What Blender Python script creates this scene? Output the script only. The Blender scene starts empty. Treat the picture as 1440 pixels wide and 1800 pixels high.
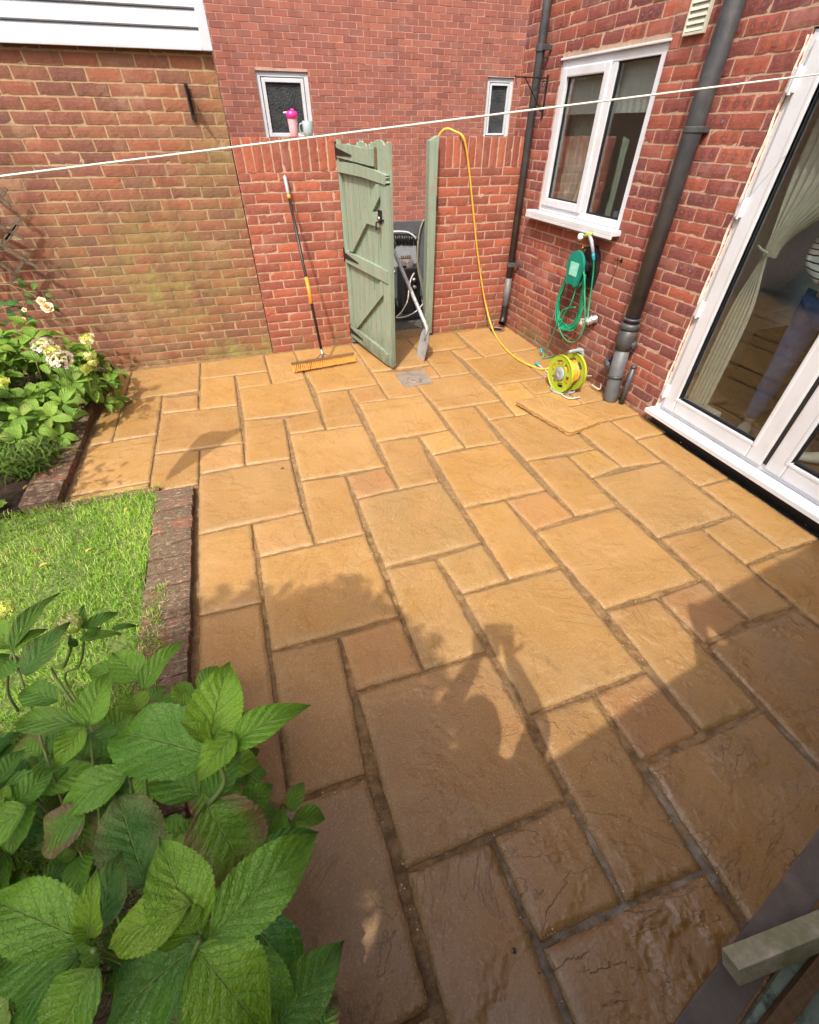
import bpy, bmesh, math, random
import numpy as np
from mathutils import Vector, Matrix, Quaternion, noise as mnoise
R_ = math.radians
rng = random.Random(7)
nr = np.random.RandomState(11)
sc = bpy.context.scene
col = sc.collection

# ------------------------------------------------------------------ camera, sky, sun
FPX, CX, CY = 772.545, 720.0, 900.0                       # focal length in pixels of a 1440 x 1800 picture
CAM = np.array([-1.3081, -0.5872, 1.7544])
rv = np.array([2.26406844, -0.387254486, 0.181446576])
th = np.linalg.norm(rv); k_ = rv/th
K_ = np.array([[0,-k_[2],k_[1]],[k_[2],0,-k_[0]],[-k_[1],k_[0],0]])
RC = np.eye(3)+math.sin(th)*K_+(1-math.cos(th))*K_@K_      # rows: right, down, forward
cd = bpy.data.cameras.new('camera'); cam = bpy.data.objects.new('camera', cd); col.objects.link(cam)
cd.sensor_fit = 'HORIZONTAL'; cd.sensor_width = 36; cd.lens = FPX/1440*36
cd.clip_start = 0.02; cd.clip_end = 500
M = Matrix.Identity(4)
for i in range(3):
    M[i][0] = RC[0][i]; M[i][1] = -RC[1][i]; M[i][2] = -RC[2][i]; M[i][3] = CAM[i]
cam.matrix_world = M
sc.camera = cam

L_DIR = Vector((0.344, 0.467, -0.815)).normalized()        # the way sunlight travels
world = bpy.data.worlds.new('World'); sc.world = world; world.use_nodes = True
wn = world.node_tree; bgn = wn.nodes['Background']
sky = wn.nodes.new('ShaderNodeTexSky'); sky.sky_type = 'NISHITA'; sky.sun_disc = False
sky.sun_elevation = R_(54.5); sky.sun_rotation = R_(216.3); sky.air_density = 1.0; sky.dust_density = 7.0; sky.ozone_density = 0.6
wn.links.new(sky.outputs[0], bgn.inputs[0]); bgn.inputs[1].default_value = 0.15
sl = bpy.data.lights.new('sun', 'SUN'); sl.energy = 2.4; sl.angle = R_(0.55); sl.color = (1.0, 0.955, 0.88)
so = bpy.data.objects.new('sun', sl); col.objects.link(so)
so.rotation_mode = 'QUATERNION'; so.rotation_quaternion = L_DIR.to_track_quat('-Z', 'Y')
sc.view_settings.view_transform = 'Standard'; sc.view_settings.look = 'None'
sc.view_settings.gamma = 1.0; sc.view_settings.use_curve_mapping = False
sc.view_settings.exposure = 0.82
sc.cycles.max_bounces = 8; sc.cycles.transparent_max_bounces = 10; sc.cycles.caustics_reflective = False; sc.cycles.caustics_refractive = False

# ------------------------------------------------------------------ measuring: where a line of sight meets a plane of the place
def sight(u, v): return RC.T @ np.array([(u-CX)/FPX, (v-CY)/FPX, 1.0])
def Wz(u, v, z=0.0):
    d = sight(u, v); return Vector(CAM + d*(z-CAM[2])/d[2])
def Wx(u, v, x):
    d = sight(u, v); return Vector(CAM + d*(x-CAM[0])/d[0])
def Wy(u, v, y):
    d = sight(u, v); return Vector(CAM + d*(y-CAM[1])/d[1])

# ------------------------------------------------------------------ materials
class NT:
    def __init__(s, name):
        s.m = bpy.data.materials.new(name); s.m.use_nodes = True
        s.t = s.m.node_tree; s.b = s.t.nodes['Principled BSDF']; s.o = s.t.nodes['Material Output']
    def n(s, typ, **kw):
        x = s.t.nodes.new('ShaderNode'+typ)
        for k, v in kw.items():
            if k.startswith('i_'):
                key = k[2:].replace('_', ' ')
                x.inputs[int(key) if key.isdigit() else key].default_value = v
            else: setattr(x, k, v)
        return x
    def l(s, a, b): s.t.links.new(a, b)
    def inp(s, sock, v):
        if isinstance(v, (int, float)): sock.default_value = v
        elif isinstance(v, (tuple, list)):
            sock.default_value = (*v, 1) if len(v) == 3 and sock.type == 'RGBA' else v
        else: s.l(v, sock)
    def co(s, kind='Object'): return s.n('TexCoord').outputs[kind]
    def mapping(s, v, scale=(1,1,1), loc=(0,0,0), rot=(0,0,0)):
        x = s.n('Mapping'); x.inputs['Scale'].default_value = scale; x.inputs['Location'].default_value = loc; x.inputs['Rotation'].default_value = rot
        s.l(v, x.inputs['Vector']); return x.outputs[0]
    def noise(s, vec, scale, detail=4, rough=0.55, dist=0.0, out='Fac'):
        x = s.n('TexNoise'); s.l(vec, x.inputs['Vector'])
        x.inputs['Scale'].default_value = scale; x.inputs['Detail'].default_value = detail
        x.inputs['Roughness'].default_value = rough; x.inputs['Distortion'].default_value = dist
        return x.outputs[out]
    def vor(s, vec, scale, feature='F1', out='Distance'):
        x = s.n('TexVoronoi'); x.feature = feature; s.l(vec, x.inputs['Vector']); x.inputs['Scale'].default_value = scale
        return x.outputs[out]
    def math(s, op, a, b=0.0, c=0.0, clamp=False):
        x = s.n('Math'); x.operation = op; x.use_clamp = clamp
        s.inp(x.inputs[0], a); s.inp(x.inputs[1], b); s.inp(x.inputs[2], c); return x.outputs[0]
    def rng(s, v, a, b, c=0.0, d=1.0, smooth=False):
        x = s.n('MapRange'); s.inp(x.inputs[0], v)
        if smooth: x.interpolation_type = 'SMOOTHSTEP'
        for i, q in enumerate((a, b, c, d)): x.inputs[i+1].default_value = q
        return x.outputs[0]
    def mix(s, f, a, b, mode='MIX'):
        x = s.n('Mix'); x.data_type = 'RGBA'; x.blend_type = mode
        s.inp(x.inputs[0], f); s.inp(x.inputs[6], a); s.inp(x.inputs[7], b); return x.outputs[2]
    def ramp(s, f, stops):
        x = s.n('ValToRGB'); e = x.color_ramp.elements
        e[0].position, e[0].color = stops[0][0], (*stops[0][1], 1)
        e[1].position, e[1].color = stops[-1][0], (*stops[-1][1], 1)
        for p, c in stops[1:-1]:
            q = e.new(p); q.color = (*c, 1)
        s.inp(x.inputs[0], f); return x.outputs[0]
    def attr(s, name, out='Color'):
        x = s.n('Attribute'); x.attribute_name = name; return x.outputs[out]
    def sep(s, c):
        x = s.n('SeparateColor'); s.l(c, x.inputs[0]); return x.outputs
    def sepv(s, c):
        x = s.n('SeparateXYZ'); s.l(c, x.inputs[0]); return x.outputs
    def bump(s, h, strength=0.5, dist=0.01, prev=None):
        x = s.n('Bump'); x.inputs['Strength'].default_value = strength; x.inputs['Distance'].default_value = dist
        s.l(h, x.inputs['Height'])
        if prev is not None: s.l(prev, x.inputs['Normal'])
        return x.outputs[0]
    def done(s, color=None, rough=None, normal=None, metallic=None, spec=None, **kw):
        if color is not None: s.inp(s.b.inputs['Base Color'], color)
        if rough is not None: s.inp(s.b.inputs['Roughness'], rough)
        if normal is not None: s.l(normal, s.b.inputs['Normal'])
        if metallic is not None: s.inp(s.b.inputs['Metallic'], metallic)
        if spec is not None: s.inp(s.b.inputs['Specular IOR Level'], spec)
        return s.m

def plain(name, c, rough=0.5, metallic=0.0, var=0.12, nscale=25.0, bump=0.15, bscale=180.0, spec=0.5, dirt=None):
    n = NT(name); o = n.co()
    f = n.noise(o, nscale, 5)
    lo = tuple(x*(1-var) for x in c); hi = tuple(min(1, x*(1+var)) for x in c)
    cc = n.mix(n.rng(f, .3, .7), lo, hi)
    if dirt:
        d = n.noise(o, dirt[1], 6, .65)
        cc = n.mix(n.rng(d, dirt[2], dirt[3]), cc, dirt[0])
    nb = n.bump(n.noise(o, bscale, 3), bump, 0.002)
    r = n.rng(f, .3, .7, max(0, rough-.07), min(1, rough+.07))
    return n.done(cc, r, nb, metallic, spec)

def brick_material(name, palette, mortar_dust, smudge=0.0, algae=(.16,.15,.04), rough=.85):
    n = NT(name); o = n.co(); c = n.sep(n.attr('bcol')); uv = n.co('UV')
    base = n.ramp(c[0], palette); base = n.mix(n.rng(c[1], 0, 1, 0, .35), base, tuple(x*.45 for x in palette[0][1]))
    f1 = n.noise(o, 34, 5, .65); f2 = n.noise(o, 150, 4, .7)
    base = n.mix(n.rng(f1, .35, .7, 0, .55), base, n.mix(.5, base, palette[-1][1]))
    base = n.mix(n.rng(f2, .52, .75, 0, .5), base, mortar_dust)
    base = n.mix(n.rng(n.noise(o, 75, 5, .75), .55, .75, 0, .55), base, tuple(x*.35 for x in palette[1][1]))
    h = n.noise(o, 95, 6, .75)
    if smudge > 0:                                          # kiln marks: dark rounded blotches across each brick
        s = n.sepv(uv); uu = n.math('ADD', s[0], n.rng(n.noise(o, 20, 3), 0, 1, -.12, .12))
        w = n.math('ABSOLUTE', n.math('SUBTRACT', n.math('FRACT', n.math('MULTIPLY', uu, 3.0)), .5))
        vv = n.math('ABSOLUTE', n.math('SUBTRACT', s[1], .5))
        d = n.math('SQRT', n.math('ADD', n.math('MULTIPLY', n.math('MULTIPLY', w, w), 1.0), n.math('MULTIPLY', n.math('MULTIPLY', vv, vv), .55)))
        d = n.math('ADD', d, n.rng(n.noise(o, 60, 4), 0, 1, -.18, .18))
        ring = n.rng(d, .40, .2, 0, 1, True)
        amt = n.math('MULTIPLY', ring, n.math('MULTIPLY', n.rng(c[2], .45, .9), smudge))
        base = n.mix(amt, base, (.10, .042, .05))
        hi = n.math('MULTIPLY', n.rng(d, .09, .03), n.math('MULTIPLY', n.rng(c[2], .55, .9), .7))
        base = n.mix(n.math('MULTIPLY', hi, n.rng(n.noise(o, 200, 2), .4, .65)), base, (.42, .33, .34))
    al = n.attr('algae', 'Fac')
    am = n.math('MULTIPLY', al, n.rng(n.noise(o, 7, 6, .7), .3, .62), clamp=True)
    base = n.mix(am, base, n.mix(n.noise(o, 45, 4), algae, tuple(x*1.5 for x in algae)))
    base = n.mix(n.rng(n.noise(n.mapping(o, (5,5,.8)), 1.0, 5, .7), .50, .72, 0, .38), base, tuple(x*.5 for x in palette[0][1]))
    base = n.mix(n.rng(n.noise(o, 2.2, 5, .7), .55, .72, 0, .35), base, mortar_dust)
    nb = n.bump(h, .6, .0032); nb = n.bump(f2, .5, .0015, nb)
    return n.done(base, rough, nb, spec=.25)

def mortar_material(name, c, algae=(.17,.17,.06)):
    n = NT(name); o = n.co()
    f = n.noise(o, 40, 5, .7); g = n.noise(o, 6, 4)
    cc = n.mix(n.rng(f, .3, .7), tuple(x*.72 for x in c), c)
    cc = n.mix(n.rng(g, .45, .7, 0, .5), cc, tuple(x*.6 for x in c))
    cc = n.mix(n.rng(n.noise(n.mapping(o, (5,5,.8)), 1.0, 5, .7), .48, .70, 0, .55), cc, tuple(x*.42 for x in c))
    al = n.attr('algae', 'Fac')
    cc = n.mix(n.math('MULTIPLY', al, .75, clamp=True), cc, algae)
    return n.done(cc, .95, n.bump(n.noise(o, 220, 5, .8), .8, .003), spec=.15)

M_ = {}
M_['garage_brick'] = brick_material('garage_brick', [(0,(.17,.075,.058)),(.35,(.25,.085,.058)),(.7,(.30,.10,.055)),(1,(.22,.11,.07))], (.50,.34,.20), 0.0, (.20,.175,.055))
M_['pier_brick'] = brick_material('pier_brick', [(0,(.24,.070,.050)),(.4,(.35,.095,.058)),(.75,(.43,.12,.065)),(1,(.28,.09,.065))], (.50,.30,.2), .18, (.14,.12,.05))
M_['house_brick'] = brick_material('house_brick', [(0,(.19,.055,.050)),(.35,(.28,.070,.050)),(.75,(.40,.10,.05)),(1,(.26,.10,.085))], (.50,.33,.28), .55, (.14,.12,.05))
M_['far_brick'] = brick_material('far_brick', [(0,(.28,.095,.075)),(.4,(.36,.12,.085)),(.75,(.42,.145,.095)),(1,(.27,.11,.095))], (.42,.27,.2), 0.0)
M_['mortar'] = mortar_material('mortar', (.48,.34,.20))
M_['mortar_pale'] = mortar_material('mortar_pale', (.54,.37,.27))
M_['mortar_far'] = mortar_material('mortar_far', (.64,.40,.31))

def paving_material():
    n = NT('riven_sandstone'); o = n.co(); c = n.attr('slab'); cs = n.sep(c)
    cf = n.attr('slab2'); c2 = n.sep(cf)                     # r random, g wetness, b brightness of the figure
    off = n.n('VectorMath'); off.operation = 'SCALE'; off.inputs['Scale'].default_value = 37.0; n.l(cf, off.inputs[0])
    ad = n.n('VectorMath'); ad.operation = 'ADD'; n.l(o, ad.inputs[0]); n.l(off.outputs[0], ad.inputs[1]); q = ad.outputs[0]
    rot = n.n('VectorRotate'); rot.rotation_type = 'Z_AXIS'; n.l(q, rot.inputs['Vector']); n.l(n.math('MULTIPLY', c2[0], 6.28), rot.inputs['Angle'])
    q = rot.outputs[0]
    st = n.mapping(q, (1.0, 2.2, 1))
    # strata: long flat steps, their edges following a warped noise
    a = n.noise(st, 1.7, 6, .60, .7)
    steps = 9.0
    t = n.math('MULTIPLY', a, steps); fl = n.math('FLOOR', t); fr = n.math('SUBTRACT', t, fl)
    edge = n.rng(fr, .0, .11, 0, 1, True)
    terr = n.math('DIVIDE', n.math('ADD', fl, edge), steps)
    msk = n.rng(n.noise(q, 3.3, 4, .6), .41, .56, 0, 1, True)
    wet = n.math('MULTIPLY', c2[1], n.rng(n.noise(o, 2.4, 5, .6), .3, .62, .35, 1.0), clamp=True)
    line = n.math('MULTIPLY', n.math('MULTIPLY', n.rng(fr, .16, .0), msk), n.rng(wet, 0, 1, .35, 1.0))
    band = n.noise(n.mapping(q, (1.0, 2.6, 1)), 2.6, 6, .62, .4)
    fine = n.noise(q, 150, 3, .8); mid = n.noise(q, 26, 5, .7); big = n.noise(q, 3.2, 4, .6)
    grain = n.noise(q, 210, 3, .8)
    col_ = n.mix(n.rng(band, .38, .66, 0, .38), c, n.mix(.55, c, (.33,.125,.03)))
    col_ = n.mix(n.rng(big, .42, .66, 0, .4), col_, n.mix(.5, col_, (.50,.33,.17)))
    col_ = n.mix(n.rng(mid, .54, .72, 0, .35), col_, n.mix(.5, col_, (.30,.16,.06)))
    col_ = n.mix(n.rng(fine, .52, .66, 0, .55), col_, n.mix(.6, col_, (.72,.50,.27)))
    col_ = n.mix(n.rng(grain, .53, .66, 0, .60), col_, n.mix(.55, col_, (.17,.085,.03)))
    spk = n.vor(q, 120); sel = n.rng(n.noise(q, 37, 2), .56, .62)
    col_ = n.mix(n.math('MULTIPLY', n.rng(spk, .11, .05), sel), col_, (.12,.07,.035))
    spk2 = n.vor(n.mapping(q, (1,1,1), (3,7,1)), 95); sel2 = n.rng(n.noise(q, 29, 2), .55, .60)
    col_ = n.mix(n.math('MULTIPLY', n.rng(spk2, .10, .04), sel2), col_, (.78,.62,.38))
    col_ = n.mix(n.math('MULTIPLY', line, .70), col_, (.15,.07,.03))
    # edges: sandy rim and dirty smears from the joint
    ed = n.attr('rim', 'Fac')
    em = n.math('MULTIPLY', ed, n.rng(n.noise(o, 33, 5, .7), .40, .60), clamp=True)
    col_ = n.mix(n.math('MULTIPLY', em, .55), col_, n.mix(n.rng(n.noise(o, 120, 4, .8), .42, .58), (.60,.42,.22), (.19,.125,.07)))
    stain = n.rng(n.noise(o, 2.3, 7, .72, .8), .48, .66, 0, .42)
    col_ = n.mix(stain, col_, n.mix(.5, col_, (.25,.17,.10)))
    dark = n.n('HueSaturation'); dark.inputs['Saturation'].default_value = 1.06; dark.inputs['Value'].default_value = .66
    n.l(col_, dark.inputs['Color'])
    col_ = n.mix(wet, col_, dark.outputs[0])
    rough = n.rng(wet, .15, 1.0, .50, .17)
    rough = n.math('ADD', rough, n.rng(mid, .3, .7, -.10, .12))
    h = n.math('ADD', n.math('MULTIPLY', n.math('MULTIPLY', terr, msk), n.rng(wet, .2, 1, .35, 1)), n.math('MULTIPLY', a, .25))
    nb = n.bump(h, .85, .026)
    nb = n.bump(n.noise(q, 80, 5, .75), .55, .0035, nb); nb = n.bump(mid, .35, .004, nb)
    nb = n.bump(fine, .55, .0016, nb)
    n.l(n.rng(wet, .35, 1, 0, 1), n.b.inputs['Coat Weight']); n.b.inputs['Coat Roughness'].default_value = .14; n.b.inputs['Coat IOR'].default_value = 1.45; n.l(nb, n.b.inputs['Coat Normal'])
    return n.done(col_, rough, nb, spec=n.rng(wet, .2, 1, .45, .9))
M_['paving'] = paving_material()

def bed_material():
    n = NT('joint_sand'); o = n.co()
    a = n.noise(o, 22, 6, .7); b = n.noise(o, 150, 4, .8); g = n.noise(o, 3.5, 4)
    c = n.ramp(a, [(.30,(.09,.05,.02)),(.45,(.22,.125,.05)),(.56,(.34,.20,.085)),(.72,(.46,.30,.15))])
    c = n.mix(n.rng(g, .45, .65, 0, .6), c, (.20,.125,.065))
    c = n.mix(n.rng(n.sepv(o)[1], .2, 1.6, 0, .45), c, n.mix(n.rng(b, .4, .62), (.11,.07,.035), (.44,.30,.15)))
    c = n.mix(n.rng(b, .55, .7, 0, .5), c, (.05,.035,.02))
    c = n.mix(n.math('MULTIPLY', n.attr('cement', 'Fac'), n.rng(n.noise(o, 9, 5, .7), .40, .52), clamp=True), c, n.mix(n.rng(a, .35, .65), (.17,.135,.09), (.44,.37,.28)))
    return n.done(c, .8, n.bump(b, 1.0, .006, n.bump(a, .8, .02)), spec=.3)
M_['bed'] = bed_material()

def old_edging():
    n = NT('old_edging_brick'); o = n.co(); c = n.sep(n.attr('bcol'))
    base = n.ramp(c[0], [(0,(.16,.06,.045)),(.5,(.24,.085,.055)),(1,(.20,.09,.07))])
    f = n.noise(o, 16, 7, .7); s = n.noise(o, 120, 5, .75)
    grime = n.rng(n.math('ADD', f, n.rng(c[1], 0, 1, -.10, .10)), .26, .52, 0, .95)
    base = n.mix(grime, base, n.mix(n.rng(s, .4, .62), (.070,.050,.032), (.20,.145,.09)))
    lich = n.rng(n.noise(n.mapping(o, (1,3,1)), 24, 6, .75), .54, .68, 0, .8)
    base = n.mix(lich, base, (.50,.40,.30))
    return n.done(base, .9, n.bump(s, .9, .004, n.bump(f, .7, .012)), spec=.25)
M_['edging'] = old_edging()

def soil():
    n = NT('garden_soil'); o = n.co()
    a = n.noise(o, 9, 7, .75); b = n.noise(o, 90, 5, .8)
    c = n.ramp(a, [(.3,(.022,.014,.009)),(.6,(.06,.04,.026)),(.8,(.12,.085,.055))])
    c = n.mix(n.rng(b, .6, .72, 0, .6), c, (.17,.12,.075))
    return n.done(c, .95, n.bump(b, 1, .012, n.bump(a, 1, .04)), spec=.2)
M_['soil'] = soil()

def pvc(name='white_upvc', c=(.80,.82,.86)):
    n = NT(name); o = n.co()
    g = n.noise(o, 4, 6, .7)
    cc = n.mix(n.rng(g, .46, .72, 0, .35), c, (.42,.40,.35))
    return n.done(cc, n.rng(g, .3, .7, .28, .42), n.bump(n.noise(o, 400, 2), .04, .001), spec=.5)
M_['pvc'] = pvc(c=(.60,.62,.66))
M_['clad'] = pvc('white_cladding', (.50,.54,.60))
M_['gasket'] = plain('black_gasket', (.012,.012,.016), .45, var=.2)
M_['pipe'] = plain('dark_grey_plastic', (.050,.053,.058), .42, var=.22, nscale=9, dirt=((.11,.10,.09), 6, .5, .75))
M_['pipe_pale'] = plain('weathered_grey_plastic', (.10,.107,.115), .5, var=.2, nscale=9, dirt=((.18,.16,.14), 7, .5, .75))
M_['black'] = plain('black_plastic', (.014,.014,.015), .4, var=.3)
M_['black_metal'] = plain('black_painted_iron', (.018,.016,.015), .55, .3, var=.4, dirt=((.12,.05,.02), 30, .6, .7))
M_['steel'] = plain('worn_steel', (.42,.42,.42), .38, .85, var=.25, nscale=14)
M_['chrome'] = plain('chrome_tube', (.80,.81,.83), .25, .35, var=.05)
M_['shovel'] = plain('grey_painted_metal', (.42,.42,.44), .42, .25, var=.15, nscale=18, dirt=((.25,.16,.075), 12, .55, .72))
M_['grey_plastic'] = plain('grey_plastic', (.30,.33,.36), .45, var=.08)
M_['lime'] = plain('lime_plastic', (.34,.44,.03), .42, var=.08)
M_['teal'] = plain('teal_plastic', (.006,.20,.14), .4, var=.15)
M_['pale_teal'] = plain('pale_teal_label', (.25,.58,.47), .5, var=.15)
M_['aqua'] = plain('aqua_connector', (.01,.30,.40), .38, var=.1)
M_['yhose'] = plain('yellow_hose', (.66,.40,.055), .42, var=.08)
M_['ohose'] = plain('orange_hose', (.68,.32,.035), .42, var=.08)
M_['ghose'] = plain('green_hose', (.012,.26,.125), .38, var=.2)
M_['paleh'] = plain('pale_grey_hose', (.50,.47,.40), .5, var=.1)
M_['greenh'] = plain('olive_grey_hose', (.24,.24,.17), .5, var=.12)
M_['bristle'] = plain('orange_bristle', (.66,.29,.045), .6, var=.3, nscale=140)
M_['broomorange'] = plain('orange_grip', (.80,.28,.03), .5, var=.08)
M_['pink'] = plain('pink_plastic', (.85,.03,.30), .35, var=.05)
M_['milky'] = plain('milky_pink_plastic', (.72,.42,.48), .3, var=.1)
M_['mug'] = plain('pale_teal_glaze', (.34,.42,.42), .22, var=.06)
M_['brass'] = plain('brass', (.45,.28,.10), .35, .9, var=.2)
M_['foil'] = plain('crumpled_foil', (.55,.54,.52), .35, .8, var=.3, bump=1.0, bscale=60)
M_['rope'] = plain('washing_line', (.66,.64,.58), .6, var=.08)
M_['concrete'] = plain('grey_concrete', (.17,.14,.11), .85, var=.3, nscale=12, bump=.8, bscale=120, dirt=((.12,.095,.075), 5, .45, .7))
M_['plate'] = plain('grey_drain_plate', (.28,.255,.235), .5, .35, var=.25, nscale=16, bump=.5, dirt=((.38,.25,.12), 18, .48, .66))
M_['gully'] = plain('rusty_gully', (.20,.10,.075), .6, .1, var=.3)
M_['putty'] = plain('old_pointing', (.62,.50,.42), .9, var=.25, nscale=30, bump=1.0, bscale=70)

def painted_wood():
    n = NT('sage_green_painted_wood'); o = n.co('Object')
    g = n.noise(n.mapping(o, (45, 45, 2.5)), 1.0, 5, .65); p = n.noise(o, 14, 6, .7); q = n.noise(o, 60, 4, .7)
    c = n.mix(n.rng(g, .35, .7), (.195,.255,.190), (.27,.335,.250))
    c = n.mix(n.rng(q, .58, .72, 0, .6), c, (.20,.27,.20))
    wear = n.rng(n.math('ADD', n.math('MULTIPLY', p, .6), n.math('MULTIPLY', g, .4)), .535, .575)
    c = n.mix(n.math('MULTIPLY', wear, .7), c, n.mix(g, (.14,.095,.06), (.40,.33,.25)))
    c = n.mix(n.math('MULTIPLY', n.rng(n.sepv(o)[2], .35, .0), n.rng(n.noise(o, 9, 5, .7), .35, .65), clamp=True), c, (.10,.105,.065))
    c = n.mix(n.rng(n.noise(n.mapping(o, (30,30,2)), 1, 4, .7), .60, .72, 0, .5), c, (.12,.14,.09))
    return n.done(c, .72, n.bump(g, .8, .004), spec=.3)
M_['paint'] = painted_wood()
def timber(name, c0, c1, green=None):
    n = NT(name); o = n.co()
    g = n.noise(n.mapping(o, (3, 50, 50)), 1, 5, .7); h = n.noise(n.mapping(o, (50, 3, 50)), 1, 5, .7)
    f = n.math('MULTIPLY', n.math('ADD', g, h), .5)
    c = n.mix(n.rng(f, .35, .65), c0, c1)
    if green: c = n.mix(n.rng(n.noise(o, 8, 6, .7), .42, .62), c, green)
    return n.done(c, .85, n.bump(f, .7, .004), spec=.25)
M_['timber'] = timber('weathered_timber', (.13,.10,.065), (.28,.235,.17), (.15,.16,.09))
M_['rail_wood'] = timber('rail_wood', (.36,.33,.23), (.58,.53,.40), (.27,.27,.15))
M_['darktimber'] = timber('dark_trellis_wood', (.05,.035,.022), (.12,.085,.055))
M_['trellis_wood'] = timber('trellis_wood', (.075,.055,.035), (.19,.145,.10))
M_['browntimber'] = timber('brown_stained_wood', (.10,.055,.025), (.2,.12,.06))
M_['greenboard'] = plain('weathered_green_board', (.23,.29,.22), .8, var=.25, nscale=8, bump=.6, dirt=((.07,.09,.065), 9, .5, .62))

def leaf_material(name, c_hi, c_lo, gloss=.42, under=None, trans=.35, vein_n=7.0):
    n = NT(name); uv = n.co('UV'); s = n.sepv(uv); o = n.co()
    cc = n.sep(n.attr('lcol'))                               # r tone, g brownness, b yellowness
    v = n.math('ABSOLUTE', n.math('SUBTRACT', n.math('MULTIPLY', s[1], 2.0), 1.0)); u = s[0]
    ph = n.math('SUBTRACT', n.math('MULTIPLY', u, vein_n), n.math('MULTIPLY', n.math('POWER', v, .8), 2.3))
    ph = n.math('ADD', ph, n.rng(n.noise(uv, 5, 2), 0, 1, -.12, .12))
    w = n.math('ABSOLUTE', n.math('SUBTRACT', n.math('FRACT', ph), .5))   # 0.5 at the side vein
    side = n.rng(w, .40, .5, 0, 1, True)
    midv = n.rng(v, .032, .008, 0, 1, True)
    net = n.vor(n.mapping(uv, (26, 13, 1)), 1.0, 'DISTANCE_TO_EDGE')
    netm = n.rng(net, .12, .02)
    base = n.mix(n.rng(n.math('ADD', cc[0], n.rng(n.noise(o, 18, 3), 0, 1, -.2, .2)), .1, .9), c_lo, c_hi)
    base = n.mix(n.rng(cc[2], 0, 1, 0, .8), base, (.26,.33,.02))
    base = n.mix(n.math('MULTIPLY', side, .30), base, tuple(x*.40 for x in c_lo))
    base = n.mix(n.math('MULTIPLY', netm, .22), base, tuple(x*.5 for x in c_lo))
    base = n.mix(n.math('MULTIPLY', midv, .75), base, (.24,.34,.08))
    edge = n.rng(n.math('ADD', n.math('MULTIPLY', v, .75), n.math('MULTIPLY', n.noise(o, 22, 4, .7), .55)), .55, 1.0)
    brown = n.math('MULTIPLY', n.math('MAXIMUM', edge, n.rng(u, .55, 1.1)), cc[1], clamp=True)
    base = n.mix(brown, base, n.mix(n.noise(o, 30, 3), (.20,.095,.05), (.24,.16,.095)))
    sp = n.math('MULTIPLY', n.rng(n.vor(o, 34), .16, .08), n.rng(n.noise(o, 9, 3), .56, .62))
    base = n.mix(n.math('MULTIPLY', sp, .8), base, (.20,.13,.05))
    base = n.mix(n.rng(n.noise(uv, 7, 4, .7), .45, .75, 0, .45), base, n.mix(.5, base, (.30,.42,.05)))
    h = n.math('SUBTRACT', n.math('MULTIPLY', n.math('SUBTRACT', .5, w), 1.0), n.math('MULTIPLY', netm, .12))
    h = n.math('SUBTRACT', h, n.math('MULTIPLY', midv, .5))
    nb = n.bump(h, .75, .006); nb = n.bump(n.noise(n.mapping(uv, (1,.6,1)), 16, 4, .6), .55, .005, nb)
    n.done(base, gloss, nb, spec=.5)
    tr = n.n('BsdfTranslucent'); n.l(n.mix(.5, base, n.mix(1.0, base, (.75,1.0,.18), 'MULTIPLY')), tr.inputs[0]); n.l(nb, tr.inputs['Normal'])
    mx = n.n('MixShader'); mx.inputs[0].default_value = trans
    n.l(n.b.outputs[0], mx.inputs[1]); n.l(tr.outputs[0], mx.inputs[2]); n.l(mx.outputs[0], n.o.inputs[0])
    return n.m
M_['hleaf'] = leaf_material('hydrangea_leaf', (.26,.52,.035), (.040,.165,.018), .30, trans=.30)
M_['hleaf2'] = leaf_material('sunny_hydrangea_leaf', (.30,.50,.07), (.11,.29,.04), .42, vein_n=6)
M_['roseleaf'] = leaf_material('rose_leaf', (.14,.30,.055), (.04,.15,.05), .3, vein_n=6)
M_['strap'] = leaf_material('strap_leaf', (.20,.34,.055), (.07,.17,.04), .4, vein_n=0.01)
M_['variegated'] = leaf_material('variegated_leaf', (.45,.52,.36), (.14,.26,.10), .45)
M_['tree_leaf'] = leaf_material('tree_leaf', (.09,.20,.03), (.035,.10,.02), .45)
def grass_mat():
    n = NT('grass_blade'); cc = n.sep(n.attr('lcol'))
    base = n.ramp(cc[0], [(0,(.10,.25,.02)),(.45,(.27,.50,.045)),(.8,(.46,.66,.09)),(1,(.62,.58,.26))])
    base = n.mix(n.math('MULTIPLY', cc[1], .6), base, (.045,.07,.015))
    n.done(base, .5, spec=.35)
    tr = n.n('BsdfTranslucent'); n.l(n.mix(1.0, base, (.9,1.0,.35), 'MULTIPLY'), tr.inputs[0])
    mx = n.n('MixShader'); mx.inputs[0].default_value = .35
    n.l(n.b.outputs[0], mx.inputs[1]); n.l(tr.outputs[0], mx.inputs[2]); n.l(mx.outputs[0], n.o.inputs[0])
    return n.m
M_['grass'] = grass_mat()
M_['lawnsoil'] = plain('lawn_thatch', (.11,.15,.035), .95, var=.5, nscale=60, bump=1.0)
M_['stem'] = plain('green_stem', (.13,.20,.05), .5, var=.3, dirt=((.2,.09,.05), 30, .55, .7))
M_['cane'] = plain('woody_cane', (.20,.15,.07), .7, var=.3)
M_['bark'] = plain('bark', (.09,.065,.045), .9, var=.4, bump=1.0, bscale=40)
M_['pinkpetal'] = plain('pink_floret', (.76,.58,.60), .6, var=.15)
M_['creampetal'] = plain('cream_floret', (.74,.70,.38), .6, var=.15)
M_['limepetal'] = plain('lime_floret', (.55,.60,.12), .6, var=.2)
M_['peach'] = plain('peach_rose_petal', (.82,.48,.20), .6, var=.2)
M_['palepeach'] = plain('pale_rose_petal', (.88,.70,.42), .6, var=.12)
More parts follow.
